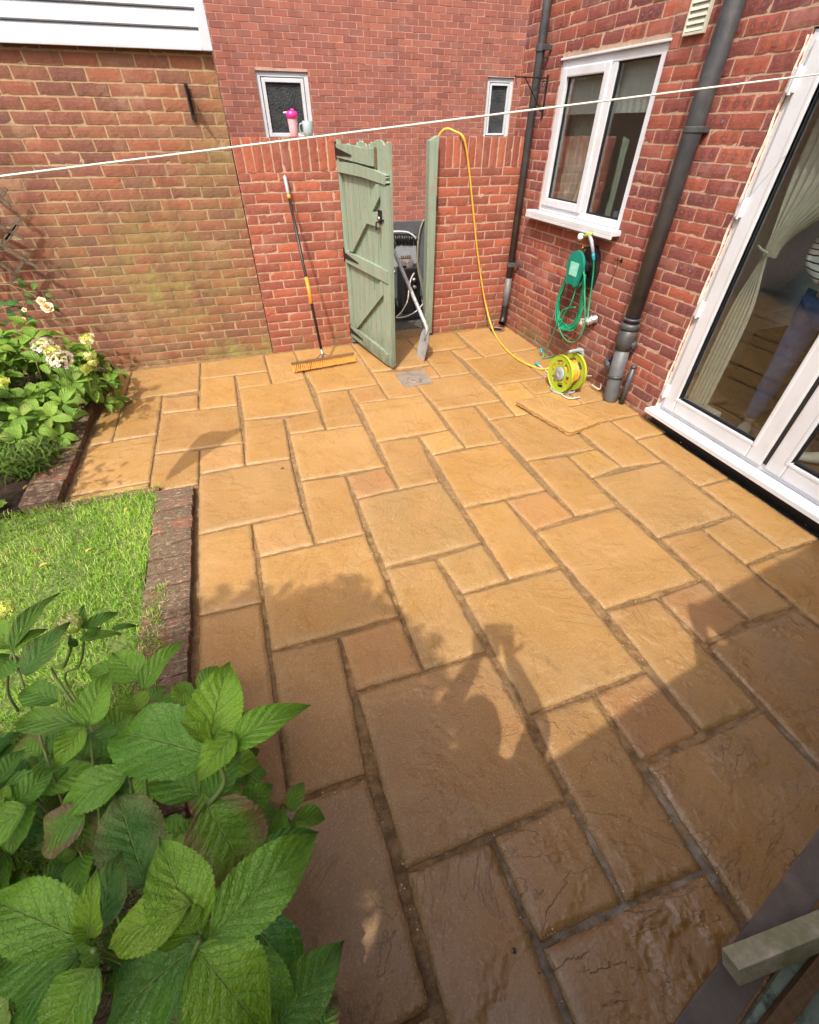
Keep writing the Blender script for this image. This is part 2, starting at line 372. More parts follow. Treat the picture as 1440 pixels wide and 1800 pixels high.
M_['fallen'] = plain('fallen_leaf', (.42,.30,.06), .7, var=.4, nscale=50)
M_['fallen_red'] = plain('fallen_red_leaf', (.22,.06,.02), .7, var=.4, nscale=50)
M_['skin'] = plain('skin', (.55,.32,.23), .5, var=.06)
M_['hair'] = plain('dark_hair', (.035,.022,.015), .55, var=.3, nscale=90)
M_['denim'] = plain('blue_denim', (.10,.16,.36), .85, var=.3, nscale=16, bump=.6, bscale=300)
M_['navy'] = plain('navy_cloth', (.012,.02,.05), .85, var=.3)
M_['jumper'] = plain('charcoal_cloth', (.05,.05,.055), .9, var=.2)
def stripes():
    n = NT('striped_jersey'); o = n.co(); z = n.sepv(o)[2]
    w = n.math('FRACT', n.math('MULTIPLY', n.math('ADD', z, n.rng(n.noise(o, 5, 2), 0, 1, -.006, .006)), 1/.030))
    c = n.mix(n.math('LESS_THAN', w, .24), (.72,.74,.74), (.015,.02,.03))
    return n.done(c, .9, n.bump(n.noise(o, 500, 2), .3, .001), spec=.2)
M_['stripes'] = stripes()
M_['white_shoe'] = plain('white_leather', (.60,.57,.50), .6, var=.1)
M_['lace'] = plain('white_lace', (.82,.84,.80), .9, var=.12, nscale=80)
M_['curtain'] = plain('pale_net_curtain', (.50,.50,.42), .9, var=.12, nscale=20)
M_['roomwall'] = plain('room_wall', (.80,.79,.72), .9, var=.08)
M_['roomfloor'] = plain('brown_carpet', (.15,.095,.055), .95, var=.3, nscale=30, bump=.8)
M_['roomdark'] = plain('room_furniture', (.06,.045,.03), .7, var=.3)
M_['wcream'] = plain('cream_vent_plastic', (.52,.52,.42), .55, var=.08)
M_['tarmac'] = plain('alley_concrete', (.075,.07,.062), .9, var=.35, nscale=9, bump=.8, bscale=90)
M_['sheet'] = plain('dark_grey_board', (.09,.095,.105), .6, var=.2, nscale=6)
M_['towel'] = plain('grey_cloth', (.35,.35,.38), .95, var=.1)
def grit_mat():
    n = NT('grit'); o = n.co(); w = n.n('TexWhiteNoise'); n.l(n.mapping(o, (140,140,0)), w.inputs['Vector']); v = n.n('VectorMath'); v.operation = 'FLOOR'; n.l(n.mapping(o, (140,140,0)), v.inputs[0]); n.l(v.outputs[0], w.inputs['Vector'])
    return n.done(n.ramp(w.outputs['Value'], [(0,(.05,.03,.02)),(.45,(.16,.10,.055)),(.6,(.50,.36,.2)),(1,(.80,.66,.45))]), .9)
M_['stone'] = grit_mat() or plain('pale_grit', (.55,.44,.28), .85, var=.4, nscale=300)

def glass_mat(name, tint=(.90,.93,.92), base_refl=.01):
    n = NT(name); fr = n.n('Fresnel'); fr.inputs[0].default_value = 1.5
    gl = n.n('BsdfGlossy'); gl.inputs['Roughness'].default_value = .015; gl.inputs[0].default_value = (1,1,1,1)
    nz = n.bump(n.noise(n.co(), 1.6, 2), .04, .02); n.l(nz, gl.inputs['Normal'])
    tr = n.n('BsdfTransparent'); tr.inputs[0].default_value = (*tint, 1)
    mx = n.n('MixShader'); f = n.math('ADD', n.math('MULTIPLY', fr.outputs[0], .60), base_refl, clamp=True)
    n.l(f, mx.inputs[0]); n.l(tr.outputs[0], mx.inputs[1]); n.l(gl.outputs[0], mx.inputs[2]); n.l(mx.outputs[0], n.o.inputs[0])
    return n.m
M_['glass'] = glass_mat('double_glazing')
def obscure():
    n = NT('obscure_glass'); o = n.co()
    h = n.vor(n.mapping(o, (1,1,1)), 42); nb = n.bump(h, .6, .01)
    c = n.mix(n.rng(n.noise(o, 5, 3), .3, .7), (.03,.033,.035), (.07,.072,.075))
    return n.done(c, .3, nb, spec=.25)
M_['obscure'] = obscure()

# ------------------------------------------------------------------ object helpers
def link(name, me, mat=None, parent=None, smooth=False):
    o = bpy.data.objects.new(name, me); col.objects.link(o)
    if mat is not None and not me.materials: me.materials.append(M_[mat] if isinstance(mat, str) else mat)
    if smooth:
        me.polygons.foreach_set('use_smooth', [True]*len(me.polygons))
    if parent is not None: o.parent = parent
    return o
def tag(o, label=None, cat=None, group=None, kind=None):
    if label: o['label'] = label
    if cat: o['category'] = cat
    if group: o['group'] = group
    if kind: o['kind'] = kind
    return o
def thing(name, label, cat, loc=(0,0,0), group=None):
    o = bpy.data.objects.new(name, None); col.objects.link(o); o.empty_display_size = .1
    o.location = loc; tag(o, label, cat, group); return o
def part(name, bm_or_mb, mat, parent, smooth=False, label=None):
    """a mesh in world coordinates, parented to an Empty that may stand anywhere (no rotation)"""
    o = bm_or_mb.obj(name, mat, parent, smooth)
    if label: o['label'] = label
    return o

class MB:
    """collects shapes as one mesh"""
    def __init__(s): s.v = []; s.f = []; s.at = {}; s.uv = []; s.mi = []; s.cur = 0
    def add(s, vs, fs, **attrs):
        b = len(s.v); s.v += [tuple(x) for x in vs]; s.f += [tuple(i+b for i in f) for f in fs]; s.mi += [s.cur]*len(fs)
        for k, val in attrs.items():
            s.at.setdefault(k, {}).update({b+i: (val[i] if isinstance(val, list) else val) for i in range(len(vs))})
        return s
    def box(s, lo, hi, M=None, bev=0.0):
        x0,y0,z0 = lo; x1,y1,z1 = hi
        if bev <= 0:
            vs = [Vector(p) for p in ((x0,y0,z0),(x1,y0,z0),(x1,y1,z0),(x0,y1,z0),(x0,y0,z1),(x1,y0,z1),(x1,y1,z1),(x0,y1,z1))]
            fs = [(0,3,2,1),(4,5,6,7),(0,1,5,4),(1,2,6,5),(2,3,7,6),(3,0,4,7)]
        else:
            bm = bmesh.new(); bmesh.ops.create_cube(bm, size=1)
            for v in bm.verts: v.co = Vector(((x0+x1)/2+v.co.x*(x1-x0), (y0+y1)/2+v.co.y*(y1-y0), (z0+z1)/2+v.co.z*(z1-z0)))
            bmesh.ops.bevel(bm, geom=bm.edges[:], offset=bev, segments=2, affect='EDGES', profile=.6)
            bm.verts.index_update(); vs = [v.co.copy() for v in bm.verts]; fs = [tuple(v.index for v in f.verts) for f in bm.faces]; bm.free()
        if M is not None: vs = [M @ v for v in vs]
        return s.add(vs, fs)
    def tube(s, pts, r, seg=10, cap=True, closed=False):
        pts = [Vector(p) for p in pts]; n = len(pts); rs = r if isinstance(r, (list, tuple)) else [r]*n
        rings = []; up = None
        for i, p in enumerate(pts):
            if closed: t = pts[(i+1) % n]-pts[i-1]
            else: t = pts[min(i+1, n-1)]-pts[max(i-1, 0)]
            t = t.normalized() if t.length > 1e-9 else Vector((0,0,1))
            if up is None:
                a = Vector((0,0,1)) if abs(t.z) < .9 else Vector((1,0,0)); up = (a-t*a.dot(t)).normalized()
            else:
                up = up-t*up.dot(t); up = up.normalized() if up.length > 1e-6 else t.orthogonal().normalized()
            w = t.cross(up); rings.append([p+(up*math.cos(2*math.pi*j/seg)+w*math.sin(2*math.pi*j/seg))*rs[i] for j in range(seg)])
        vs = [v for q in rings for v in q]; fs = []
        m = n if closed else n-1
        for i in range(m):
            for j in range(seg):
                a, b = i*seg+j, i*seg+(j+1) % seg; c, d = ((i+1) % n)*seg+(j+1) % seg, ((i+1) % n)*seg+j
                fs.append((a, b, c, d))
        if cap and not closed: fs += [tuple(range(seg))[::-1], tuple((n-1)*seg+j for j in range(seg))]
        return s.add(vs, fs)
    def lathe(s, prof, M=None, seg=28):
        """prof: (radius, height) along local z"""
        vs = []; fs = []
        for r, h in prof:
            for j in range(seg):
                a = 2*math.pi*j/seg; v = Vector((r*math.cos(a), r*math.sin(a), h)); vs.append(M @ v if M is not None else v)
        for i in range(len(prof)-1):
            for j in range(seg):
                fs.append((i*seg+j, i*seg+(j+1) % seg, (i+1)*seg+(j+1) % seg, (i+1)*seg+j))
        fs += [tuple(range(seg))[::-1], tuple((len(prof)-1)*seg+j for j in range(seg))]
        return s.add(vs, fs)
    def prism(s, poly, thick, M=None):
        """outline in local xy, extruded along local z from 0 to thick"""
        n = len(poly); vs = [Vector((x, y, 0)) for x, y in poly]+[Vector((x, y, thick)) for x, y in poly]
        if M is not None: vs = [M @ v for v in vs]
        fs = [tuple(range(n))[::-1], tuple(range(n, 2*n))]+[(i, (i+1) % n, n+(i+1) % n, n+i) for i in range(n)]
        return s.add(vs, fs)
    def mesh(s, name, mat=None):
        me = bpy.data.meshes.new(name)
        off = np.array(s.org if hasattr(s, 'org') else (0,0,0))
        va = np.array([tuple(v) for v in s.v], dtype=float).reshape(-1, 3)-off
        me.from_pydata(va.tolist(), [], s.f)
        for k, d in s.at.items():
            first = next(iter(d.values()))
            if isinstance(first, (tuple, list)):
                a = me.attributes.new(k, 'FLOAT_COLOR', 'POINT'); buf = np.zeros((len(s.v), 4)); buf[:, 3] = 1
                for i, c in d.items(): buf[i, :len(c)] = c
                a.data.foreach_set('color', buf.ravel())
            else:
                a = me.attributes.new(k, 'FLOAT', 'POINT'); buf = np.zeros(len(s.v))
                for i, c in d.items(): buf[i] = c
                a.data.foreach_set('value', buf)
        return me
    def obj(s, name, mat=None, parent=None, smooth=False):
        if parent is not None:
            o3 = Vector((0,0,0)); p = parent
            while p is not None: o3 += p.location; p = p.parent
            s.org = tuple(o3)
        me = s.mesh(name); mats = mat if isinstance(mat, (list, tuple)) else [mat]
        for m in mats: me.materials.append(M_[m] if isinstance(m, str) else m)
        if len(mats) > 1: me.polygons.foreach_set('material_index', s.mi)
        me.update(); return link(name, me, None, parent, smooth)
def frame_M(origin, zdir, xhint=Vector((1,0,0))):
    z = Vector(zdir).normalized(); x = Vector(xhint); x = (x-z*x.dot(z))
    x = x.normalized() if x.length > 1e-5 else z.orthogonal().normalized()
    y = z.cross(x); m = Matrix.Identity(4)
    for i in range(3): m[i][0] = x[i]; m[i][1] = y[i]; m[i][2] = z[i]; m[i][3] = origin[i]
    return m
def spline(P, n=8, closed=False):
    P = [Vector(p) for p in P]; out = []; N = len(P); rngi = range(N if closed else N-1)
    for i in rngi:
        if closed: p0, p1, p2, p3 = P[i-1], P[i], P[(i+1) % N], P[(i+2) % N]
        else: p0, p1, p2, p3 = P[max(i-1,0)], P[i], P[i+1], P[min(i+2, N-1)]
        for j in range(n):
            t = j/n; out.append(.5*((2*p1)+(p2-p0)*t+(2*p0-5*p1+4*p2-p3)*t*t+(3*p1-p0-3*p2+p3)*t**3))
    if not closed: out.append(P[-1])
    return out

# ------------------------------------------------------------------ brickwork: every brick a rough-faced block in front of recessed mortar
def brickwork(O, D, L, z0, z1, openings=(), thick=.10, detail=2, rec=.0035, algae=None, jit=.0025, coping=False, phase=0.0, back=False, sides=(True, True)):
    """returns (bricks MB, mortar MB). O start point, D unit direction along the wall; outward normal is D x Z rotated to the viewer"""
    O = Vector(O); D = Vector(D).normalized(); N = Vector((D.y, -D.x, 0))      # outward
    Z = Vector((0,0,1)); br = MB(); mo = MB(); uvs = {}
    BL, BH, J, C = .215, .065, .010, .075
    def P(s, z, n): return O+D*s+Z*z+N*n
    uv_list = br.uvd = []
    def brick(s0, s1, b0, b1, soldier=False, u0=0.0, u1=1.0):
        if s1-s0 < .012: return
        rc = (rng.random(), rng.random(), rng.random()); w = s1-s0; h = b1-b0
        if detail >= 2: nx = max(2, int(round(w/.027))); nz = max(2, int(round(h/.02)))
        elif detail == 1: nx = max(1, int(round(w/.07))); nz = 2
        else: nx = nz = 1
        dz = rng.uniform(-jit, jit)*.5; ds = rng.uniform(-jit, jit)*.5; dn = rng.uniform(-.0012, .0022); tl = rng.uniform(-.006, .006)
        vs = []; uv = []; al = []
        for iz in range(nz+1):
            for ix in range(nx+1):
                fx = ix/nx; fz = iz/nz; s = s0+w*fx+ds; z = b0+h*fz+dz+tl*(fx-.5)*w*2
                n = dn
                if detail:
                    q = P(s, z, 0)
                    e = ix in (0, nx) or iz in (0, nz)
                    if e:
                        n -= .0016+max(0, .004*mnoise.noise(q*22))
                        s += (1 if ix == 0 else -1 if ix == nx else 0)*rng.uniform(-.001, .0025); z += (1 if iz == 0 else -1 if iz == nz else 0)*rng.uniform(-.001, .0022)
                    n += .0012*mnoise.noise(q*30)+.0011*mnoise.noise(q*95)
                vs.append(P(s, z, n)); uv.append((u0+(u1-u0)*fx, fz))
                al.append(algae(s, z) if algae else 0.0)
        W = nx+1; fs = [(iz*W+ix, iz*W+ix+1, (iz+1)*W+ix+1, (iz+1)*W+ix) for iz in range(nz) for ix in range(nx)]
        ring = [ix for ix in range(nx+1)]+[iz*W+nx for iz in range(1, nz+1)]+[nz*W+ix for ix in range(nx-1, -1, -1)]+[iz*W for iz in range(nz-1, 0, -1)]
        b = len(vs)
        for i in ring:
            vs.append(vs[i]-N*(.014 if not coping else .02)); uv.append(uv[i]); al.append(al[i])
        m = len(ring); fs += [(ring[(k+1) % m], ring[k], b+k, b+(k+1) % m) for k in range(m)]
        br.add(vs, fs, bcol=rc, algae=al); uv_list.extend(uv)
    top = z1-(.225 if coping else 0)
    nc = int(math.ceil((top-z0)/C-1e-6))
    for k in range(nc):
        b0 = z0+k*C+J*.5; b1 = min(b0+BH, top-.002)
        if b1-b0 < .02: continue
        s = -(BL+J)*(.5 if k % 2 else 0)-phase-rng.uniform(0, .012)
        cuts = []
        for (a0, a1, c0, c1) in openings:
            if b1 > c0+.01 and b0 < c1-.01: cuts.append((a0, a1))
        while s < L:
            a, b = s, s+BL; s += BL+J
            if rng.random() < .05 and detail: s += rng.uniform(-.006, .006)
            segs = [(max(a, 0), min(b, L))]
            for c0, c1 in cuts:
                nsg = []
                for x0, x1 in segs:
                    if x1 <= c0 or x0 >= c1: nsg.append((x0, x1)); continue
                    if x0 < c0: nsg.append((x0, c0))
                    if x1 > c1: nsg.append((c1, x1))
                segs = nsg
            for x0, x1 in segs:
                if x1 > x0: brick(x0, x1, b0, b1, u0=(x0-a)/BL, u1=(x1-a)/BL)
    if coping:                                              # bricks on end along the top
        s = .004
        while s < L-.02:
            w = .065; brick(s, min(s+w, L), top+.005, z1+rng.uniform(-.006, .006)); s += .075+rng.uniform(-.002, .003)
    # mortar sheet with the openings cut, split into cells so the algae can vary
    cell = .15; xs = sorted(set([0, L]+[round(i*cell, 4) for i in range(1, int(L/cell)+1)]+[min(max(v, 0), L) for o in openings for v in o[:2]]))
    zs = sorted(set([z0, z1]+[round(z0+i*cell, 4) for i in range(1, int((z1-z0)/cell)+1)]+[min(max(v, z0), z1) for o in openings for v in o[2:]]))
    for a, b in zip(xs, xs[1:]):
        for c, d in zip(zs, zs[1:]):
            if b-a < 1e-4 or d-c < 1e-4: continue
            mx, mz = (a+b)/2, (c+d)/2
            if any(o[0] < mx < o[1] and o[2] < mz < o[3] for o in openings): continue
            al = [algae(q[0], q[1]) if algae else 0.0 for q in ((a,c),(b,c),(b,d),(a,d))]
            mo.add([P(a,c,-rec), P(b,c,-rec), P(b,d,-rec), P(a,d,-rec)], [(0,1,2,3)], algae=al)
    # body of the wall behind: top, ends, back
    e = .002
    vs = [P(0,z0,-rec-e), P(L,z0,-rec-e), P(L,z0,-thick), P(0,z0,-thick), P(0,z1-.004,-rec-e), P(L,z1-.004,-rec-e), P(L,z1-.004,-thick), P(0,z1-.004,-thick)]
    if not openings: mo.add(vs, [(4,5,6,7),(1,2,6,5),(0,4,7,3),(2,3,7,6)], algae=0.0)
    for (a0, a1, c0, c1) in openings:                       # reveals
        q = [P(a0,c0,-rec), P(a1,c0,-rec), P(a1,c1,-rec), P(a0,c1,-rec), P(a0,c0,-thick), P(a1,c0,-thick), P(a1,c1,-thick), P(a0,c1,-thick)]
        mo.add(q, [(0,4,5,1),(1,5,6,2),(2,6,7,3),(3,7,4,0)], algae=0.0)
    return br, mo
def put_bricks(br, mo, bmat, mmat, parent, name='wall'):
    nb = len(br.v); br.cur = 0
    br.cur = 1; br.v += mo.v; br.f += [tuple(i+nb for i in f) for f in mo.f]; br.mi += [1]*len(mo.f)
    for i, c in mo.at.get('algae', {}).items(): br.at.setdefault('algae', {})[i+nb] = c
    uvd = br.uvd+[(0,0)]*len(mo.v)
    o = br.obj(name, [bmat, mmat], parent)
    me = o.data; ul = me.uv_layers.new(name='UVMap'); li = np.zeros(len(me.loops), dtype=int); me.loops.foreach_get('vertex_index', li)
    ul.data.foreach_set('uv', np.array(uvd)[li].ravel()); return o

# ================================================================== THE SETTING
U_ = 0.305                                                  # paving module: one small slab and its joint
HX = 1.56                                                   # face of the house wall
GY = 4.13                                                   # face of the garden wall and the garage
def quad_sheet(name, x0, x1, y0, y1, z, mat, n=1):
    mb = MB(); xs = np.linspace(x0, x1, n+1); ys = np.linspace(y0, y1, n+1)
    vs = [(x, y, z) for y in ys for x in xs]; fs = [(j*(n+1)+i, j*(n+1)+i+1, (j+1)*(n+1)+i+1, (j+1)*(n+1)+i) for j in range(n) for i in range(n)]
    mb.add(vs, fs); return mb.obj(name, mat)
tag(quad_sheet('ground', -60, 60, -60, 60, -.16, 'soil'), kind='structure')
tag(quad_sheet('side_passage', -6, 9, 4.36, 8.99, -.05, 'tarmac', 8), kind='structure')

# ---- paving
NODES = {(0,0):(1137,1178),(0,1):(1063,1071),(0,2):(987,995),(-2,0):(930,1256),(-1,0):(1043,1218),(-2,2):(812,1044),(-1,2):(895,1019),(-2,3):(766,979),(-1,3):(849,953),(-1,4):(815,892),(0,3):(940,932),(0,4):(889,878),(1,4):(961,860),(1,3):(1012,907),(2,3):(1088,889),(2,1):(1232,1018),(-1,6):(760,799),(1,6):(884,777),(-3,3):(676,998),(-3,5):(627,877),(-1,5):(775,845),(-2,5):(701,859),(-2,7):(663,776),(-1,7):(736,766),(0,7):(790,754),(0,6):(819,786),(0,8):(771,721),(1,8):(835,712),(2,8):(882,704),(2,7):(907,730),(1,7):(859,738),(1,5):(925,809),(2,5):(998,800),(3,5):(1048,788),(3,4):(1095,820),(2,4):(1041,839),(2,2):(1159,945),(4,2):(1292,904),(4,4):(1166,811),(3,2):(1233,927),(4,1):(1377,966),(3,1):(1312,992),(3,0):(1399,1067),(2,0):(1320,1091),(1,1):(1155,1047),(1,0):(1239,1130),(1,-1):(1342,1245),(0,-1):(1237,1291),(-1,-1):(1131,1343),(-1,-2):(1240,1530),(-2,-2):(1100,1589),(-2,1):(858,1144),(-2,-1):(1001,1408),(-4,1):(625,1215),(-4,-1):(711,1532),(-3,1):(745,1180),(-3,-1):(866,1470),(-3,-2):(948,1664),(-4,2):(597,1118),(-3,2):(704,1083),(-3,4):(644,937),(-5,4):(455,979),(-5,2):(475,1145),(-4,4):(554,956),(-6,5):(348,939),(-5,5):(442,920),(-5,3):(460,1057),(-6,3):(348,1082),(-4,5):(534,899),(-4,6):(528,844),(-3,6):(608,835),(-2,6):(678,819),(-4,8):(508,763),(-2,8):(640,746),(-4,9):(500,734),(-3,9):(561,722),(-3,8):(573,754),(-5,9):(428,738),(-4,7):(512,806),(-5,7):(431,817),(-6,7):(350,833),(-6,8):(351,790),(-5,8):(428,777),(-7,10):(283,727),(-5,10):(419,711),(-7,8):(271,798),(-7,11):(284,699),(-6,11):(349,692),(-6,10):(350,719),(-6,12):(353,666),(-5,12):(413,659),(-4,12):(472,652),(-4,11):(479,676),(-5,11):(419,682),(-3,11):(538,664),(-3,10):(556,690),(-2,10):(612,684),(-1,10):(666,674),(-1,9):(684,703),(-2,9):(629,709),(0,11):(716,652),(1,11):(758,640),(1,10):(775,662),(2,12):(792,615),(3,12):(824,609),(3,11):(853,628),(2,11):(816,633),(2,9):(862,677),(2,10):(830,655),(3,9):(914,669),(4,9):(958,663),(4,3):(1230,854),(4,5):(1119,772),(4,6):(1073,739),(3,-1):(1440,1095+60),(-4,-2):(765,1777),(-5,0):(508,1411),(-4,0):(647,1363)}
del NODES[(3,-1)]
node_off = {}
for k, q in NODES.items():
    p = Wz(*q); node_off[k] = (p.x/U_-k[0], p.y/U_-k[1])
def node(i, j):
    if (i, j) in node_off:
        d = node_off[(i, j)]; return Vector(((i+d[0])*U_, (j+d[1])*U_, 0))
    sx = sy = sw = 0
    for k, d in node_off.items():
        r2 = (k[0]-i)**2+(k[1]-j)**2
        if r2 < 5: w = 1/(r2+.3); sx += w*d[0]; sy += w*d[1]; sw += w
    if sw > 0: sx /= sw+1.0; sy /= sw+1.0
    return Vector(((i+sx)*U_, (j+sy)*U_, 0))
SL = [(-2,0,0,2),(-2,-2,-1,0),(-1,-1,0,0),(0,-1,1,1),(0,1,2,3),(1,0,2,1),(2,0,3,2),(3,1,4,2),(2,2,4,4),(2,4,3,5),(1,3,2,5),(0,3,1,4),(-1,2,0,4),(-2,2,-1,3),(-3,1,-2,3),(-3,3,-1,5),
 (-4,1,-3,2),(-4,-1,-2,1),(-3,-2,-2,-1),(-5,2,-3,4),(-5,4,-4,5),(-4,4,-3,6),(-3,5,-2,6),(-6,3,-5,5),(-6,5,-4,7),(-6,7,-5,8),(-5,7,-4,9),(-4,8,-3,9),(-4,6,-2,8),(-5,9,-3,11),(-5,11,-4,12),(-6,10,-5,12),
 (-7,10,-6,11),(-7,8,-5,10),(-3,8,-2,10),(-2,9,-1,10),(-2,7,0,9),(-2,5,-1,7),(-1,6,0,7),(-1,4,1,6),(0,6,1,8),(1,7,2,8),(0,8,2,10),(1,5,3,7),(-1,9,0,11),(0,10,1,11),(-1,11,1,13.4),(1,10,2,12),(1,12,3,13.45),(2,11,3,12),(2,9,4,11),
 (3,8,4,9),(2,7,3,9),(3,11,5.08,13.4),(4,9,5.08,11),(4,8,5.08,9),(3,7,4,8),(3,6,5.08,7),(4,7,5.08,8),(3,4,4,6),(4,5,5.08,6),(4,3,5.08,5),(4,1,5.08,3),(3,-1,5.08,1),(1,-2,3,0),(-1,-3,1,-1),(-3,-4,-1,-2),(-4,-3,-3,-1),(-6,-2,-4,0),(-5,0,-4,2),(-6,0,-5,3),
 (1,-3,3,-2),(3,-2,5.08,-1),(3,-3,5.08,-2),(-5,-4,-4,-2),(-6,-4,-5,-2),(-4,-4,-3,-3),(-1,-4,1,-3),
 (-8,11.25,-6,13.4),(-8,9,-7,11.25),(-8.5,7,-7,9),(-8.5,9,-8,11),(-8.5,11,-8,13.4),(-7,6.6,-6,8),(-8.5,6.6,-7,7),(-6,12,-4,13.4),(-4,11,-3,13.4),(-3,10,-1,12),(-3,12,-1,13.4)]
TONE = {(-4,1):2,(-5,4):1,(-3,5):2,(0,3):2,(1,0):3,(2,0):1,(0,10):2,(-2,9):2,(-7,10):1,(-6,7):1,(-1,-1):3,(2,4):4,(-1,6):4,(-1,-3):5,(1,-2):5,(-3,-4):6,(-4,-3):6,(-4,-1):6,(-6,-2):6,(-5,0):6,(-6,0):6,(-3,-2):6,(-2,-2):5,(3,-1):5,(-2,2):7,(-1,4):0,(-3,3):7,(3,7):4,(2,7):4}
PAL = [(.350,.198,.060),(.350,.193,.064),(.348,.180,.062),(.345,.172,.062),(.385,.230,.064),(.335,.175,.044),(.340,.184,.058),(.350,.212,.074)]
pv = MB(); step = .021
def gap(x, y):                                              # joints widen towards the end of the patio not yet pointed
    return .0050+.0036*max(0, min(1, (1.4-y)/2.0))
SL = [(a, b, (4.92 if (c > 5 and d <= 5) else c), d) for a, b, c, d in SL]
for (i0, j0, i1, j1) in SL:
    A, B, C, D = node(i0, j0), node(i1, j0), node(i1, j1), node(i0, j1)
    cen = (A+B+C+D)/4; g = gap(cen.x, cen.y)
    def inset(p, q, r, s):                                  # p corner; q, s its neighbours
        e1 = (q-p).normalized(); e2 = (s-p).normalized(); return p+(e1+e2)*g*rng.uniform(.75, 1.2)
    A2, B2, C2, D2 = inset(A,B,C,D), inset(B,C,D,A), inset(C,D,A,B), inset(D,A,B,C)
    w = (B2-A2).length; h = (D2-A2).length; nx = max(4, int(w/step)); ny = max(4, int(h/step))
    base = PAL[TONE.get((i0, j0), 0)]; jv = rng.uniform(.88, 1.12); jh = rng.uniform(-.05, .05)
    c = (base[0]*jv*(1+jh*.4), base[1]*jv, base[2]*jv*(1-jh*2))
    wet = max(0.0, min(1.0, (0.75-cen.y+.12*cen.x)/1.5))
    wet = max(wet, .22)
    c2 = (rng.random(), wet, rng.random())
    tx, ty, tz = rng.uniform(-.004, .004), rng.uniform(-.004, .004), rng.uniform(-.002, .003)
    sd = rng.uniform(0, 50)
    vs = []; rim = []
    for jy in range(ny+1):
        for ix in range(nx+1):
            fx, fy = ix/nx, jy/ny
            p = A2*(1-fx)*(1-fy)+B2*fx*(1-fy)+C2*fx*fy+D2*(1-fx)*fy
            ed = ix in (0, nx) or jy in (0, ny)
            e2 = (ix in (1, nx-1) or jy in (1, ny-1))
            q = Vector((p.x*3.1+sd, p.y*3.1, sd*.3))
            z = .0022*mnoise.noise(q)+.0012*mnoise.noise(q*4.1)+tx*(fx-.5)+ty*(fy-.5)+tz
            if ed:
                nrm = Vector((0,0,0))
                if ix == 0: nrm -= (B2-A2)/w
                if ix == nx: nrm += (B2-A2)/w
                if jy == 0: nrm -= (D2-A2)/h
                if jy == ny: nrm += (D2-A2)/h
                wob = .0042*mnoise.noise(Vector((p.x*13, p.y*13, sd)))+.0034*mnoise.noise(Vector((p.x*37, p.y*37, sd)))+rng.uniform(-.0016, .0008)
                p = p+nrm*wob; z -= .0030+.0022*rng.random()
            elif e2: z -= .0005
            vs.append((p.x, p.y, z)); dd = min(fx*w, (1-fx)*w, fy*h, (1-fy)*h); rim.append(max(0.0, 1-dd/.045))
    W = nx+1; fs = [(b*W+a, b*W+a+1, (b+1)*W+a+1, (b+1)*W+a) for b in range(ny) for a in range(nx)]
    ring = list(range(nx+1))+[b*W+nx for b in range(1, ny+1)]+[ny*W+a for a in range(nx-1, -1, -1)]+[b*W for b in range(ny-1, 0, -1)]
    b0 = len(vs)
    for lvl, (inn, zz) in enumerate(((-.0012, -.012), (.0005, -.030))):
        for q in ring:
            p = Vector(vs[q]); dirc = (p-cen); dirc.z = 0; dirc.normalize()
            vs.append((p.x-dirc.x*inn+rng.uniform(-.0015,.0015), p.y-dirc.y*inn+rng.uniform(-.0015,.0015), zz)); rim.append(1.0)
    m = len(ring)
    fs += [(ring[(k+1) % m], ring[k], b0+k, b0+(k+1) % m) for k in range(m)]
    fs += [(b0+(k+1) % m, b0+k, b0+m+k, b0+m+(k+1) % m) for k in range(m)]
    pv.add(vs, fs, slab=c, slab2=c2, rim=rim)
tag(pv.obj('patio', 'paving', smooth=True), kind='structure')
# the bed the slabs are laid on, showing in the open joints
bd = MB(); x0, x1, y0, y1 = -2.72, 1.9, -1.4, 4.35; nx, ny = 190, 240
vs = []; cem = []
for j in range(ny+1):
    for i in range(nx+1):
        x, y = x0+(x1-x0)*i/nx, y0+(y1-y0)*j/ny
        q = Vector((x*5, y*5, 0)); z = -.0125+.0035*mnoise.noise(q)+.003*mnoise.noise(q*4.3)
        if x > -.75 and y < .15: z += .004
        vs.append((x, y, z))
        cem.append(max(0.0, min(1.0, (-.28-y)*6))*max(0.0, min(1.0, (x+1.05)*5))*.85+.25*max(0,min(1,.1-y)))
fs = [(j*(nx+1)+i, j*(nx+1)+i+1, (j+1)*(nx+1)+i+1, (j+1)*(nx+1)+i) for j in range(ny) for i in range(nx)]
bd.add(vs, fs, cement=cem)
tag(bd.obj('joint_bed', 'bed', smooth=True), kind='structure')

# grit swept about the joints
gm = MB()
def pebble(p, r, flat=.6):
    ax = rng.uniform(.7, 1.3); a = rng.uniform(0, 6.28)
    vs = []
    for t in range(5): an = a+t*1.2566; vs.append((p[0]+r*ax*math.cos(an)*rng.uniform(.7, 1.1), p[1]+r*math.sin(an)*rng.uniform(.7, 1.1), p[2]))
    vs.append((p[0]+rng.uniform(-.2,.2)*r, p[1]+rng.uniform(-.2,.2)*r, p[2]+r*flat))
    gm.add(vs, [(i, (i+1) % 5, 5) for i in range(5)])
for (i0, j0, i1, j1) in SL:
    A, B, C, D = node(i0, j0), node(i1, j0), node(i1, j1), node(i0, j1)
    for p, q in ((A,B),(B,C)):
        n_ = int((q-p).length*rng.uniform(30, 110))
        for _ in range(n_):
            t = rng.random(); x = p.lerp(q, t); s = rng.gauss(0, .014)
            d = (q-p).normalized(); w = Vector((-d.y, d.x, 0)); x = x+w*s
            pebble((x.x, x.y, .002 if abs(s) > .011 else -.013), rng.choice((.0012,.0016,.002,.0032)))
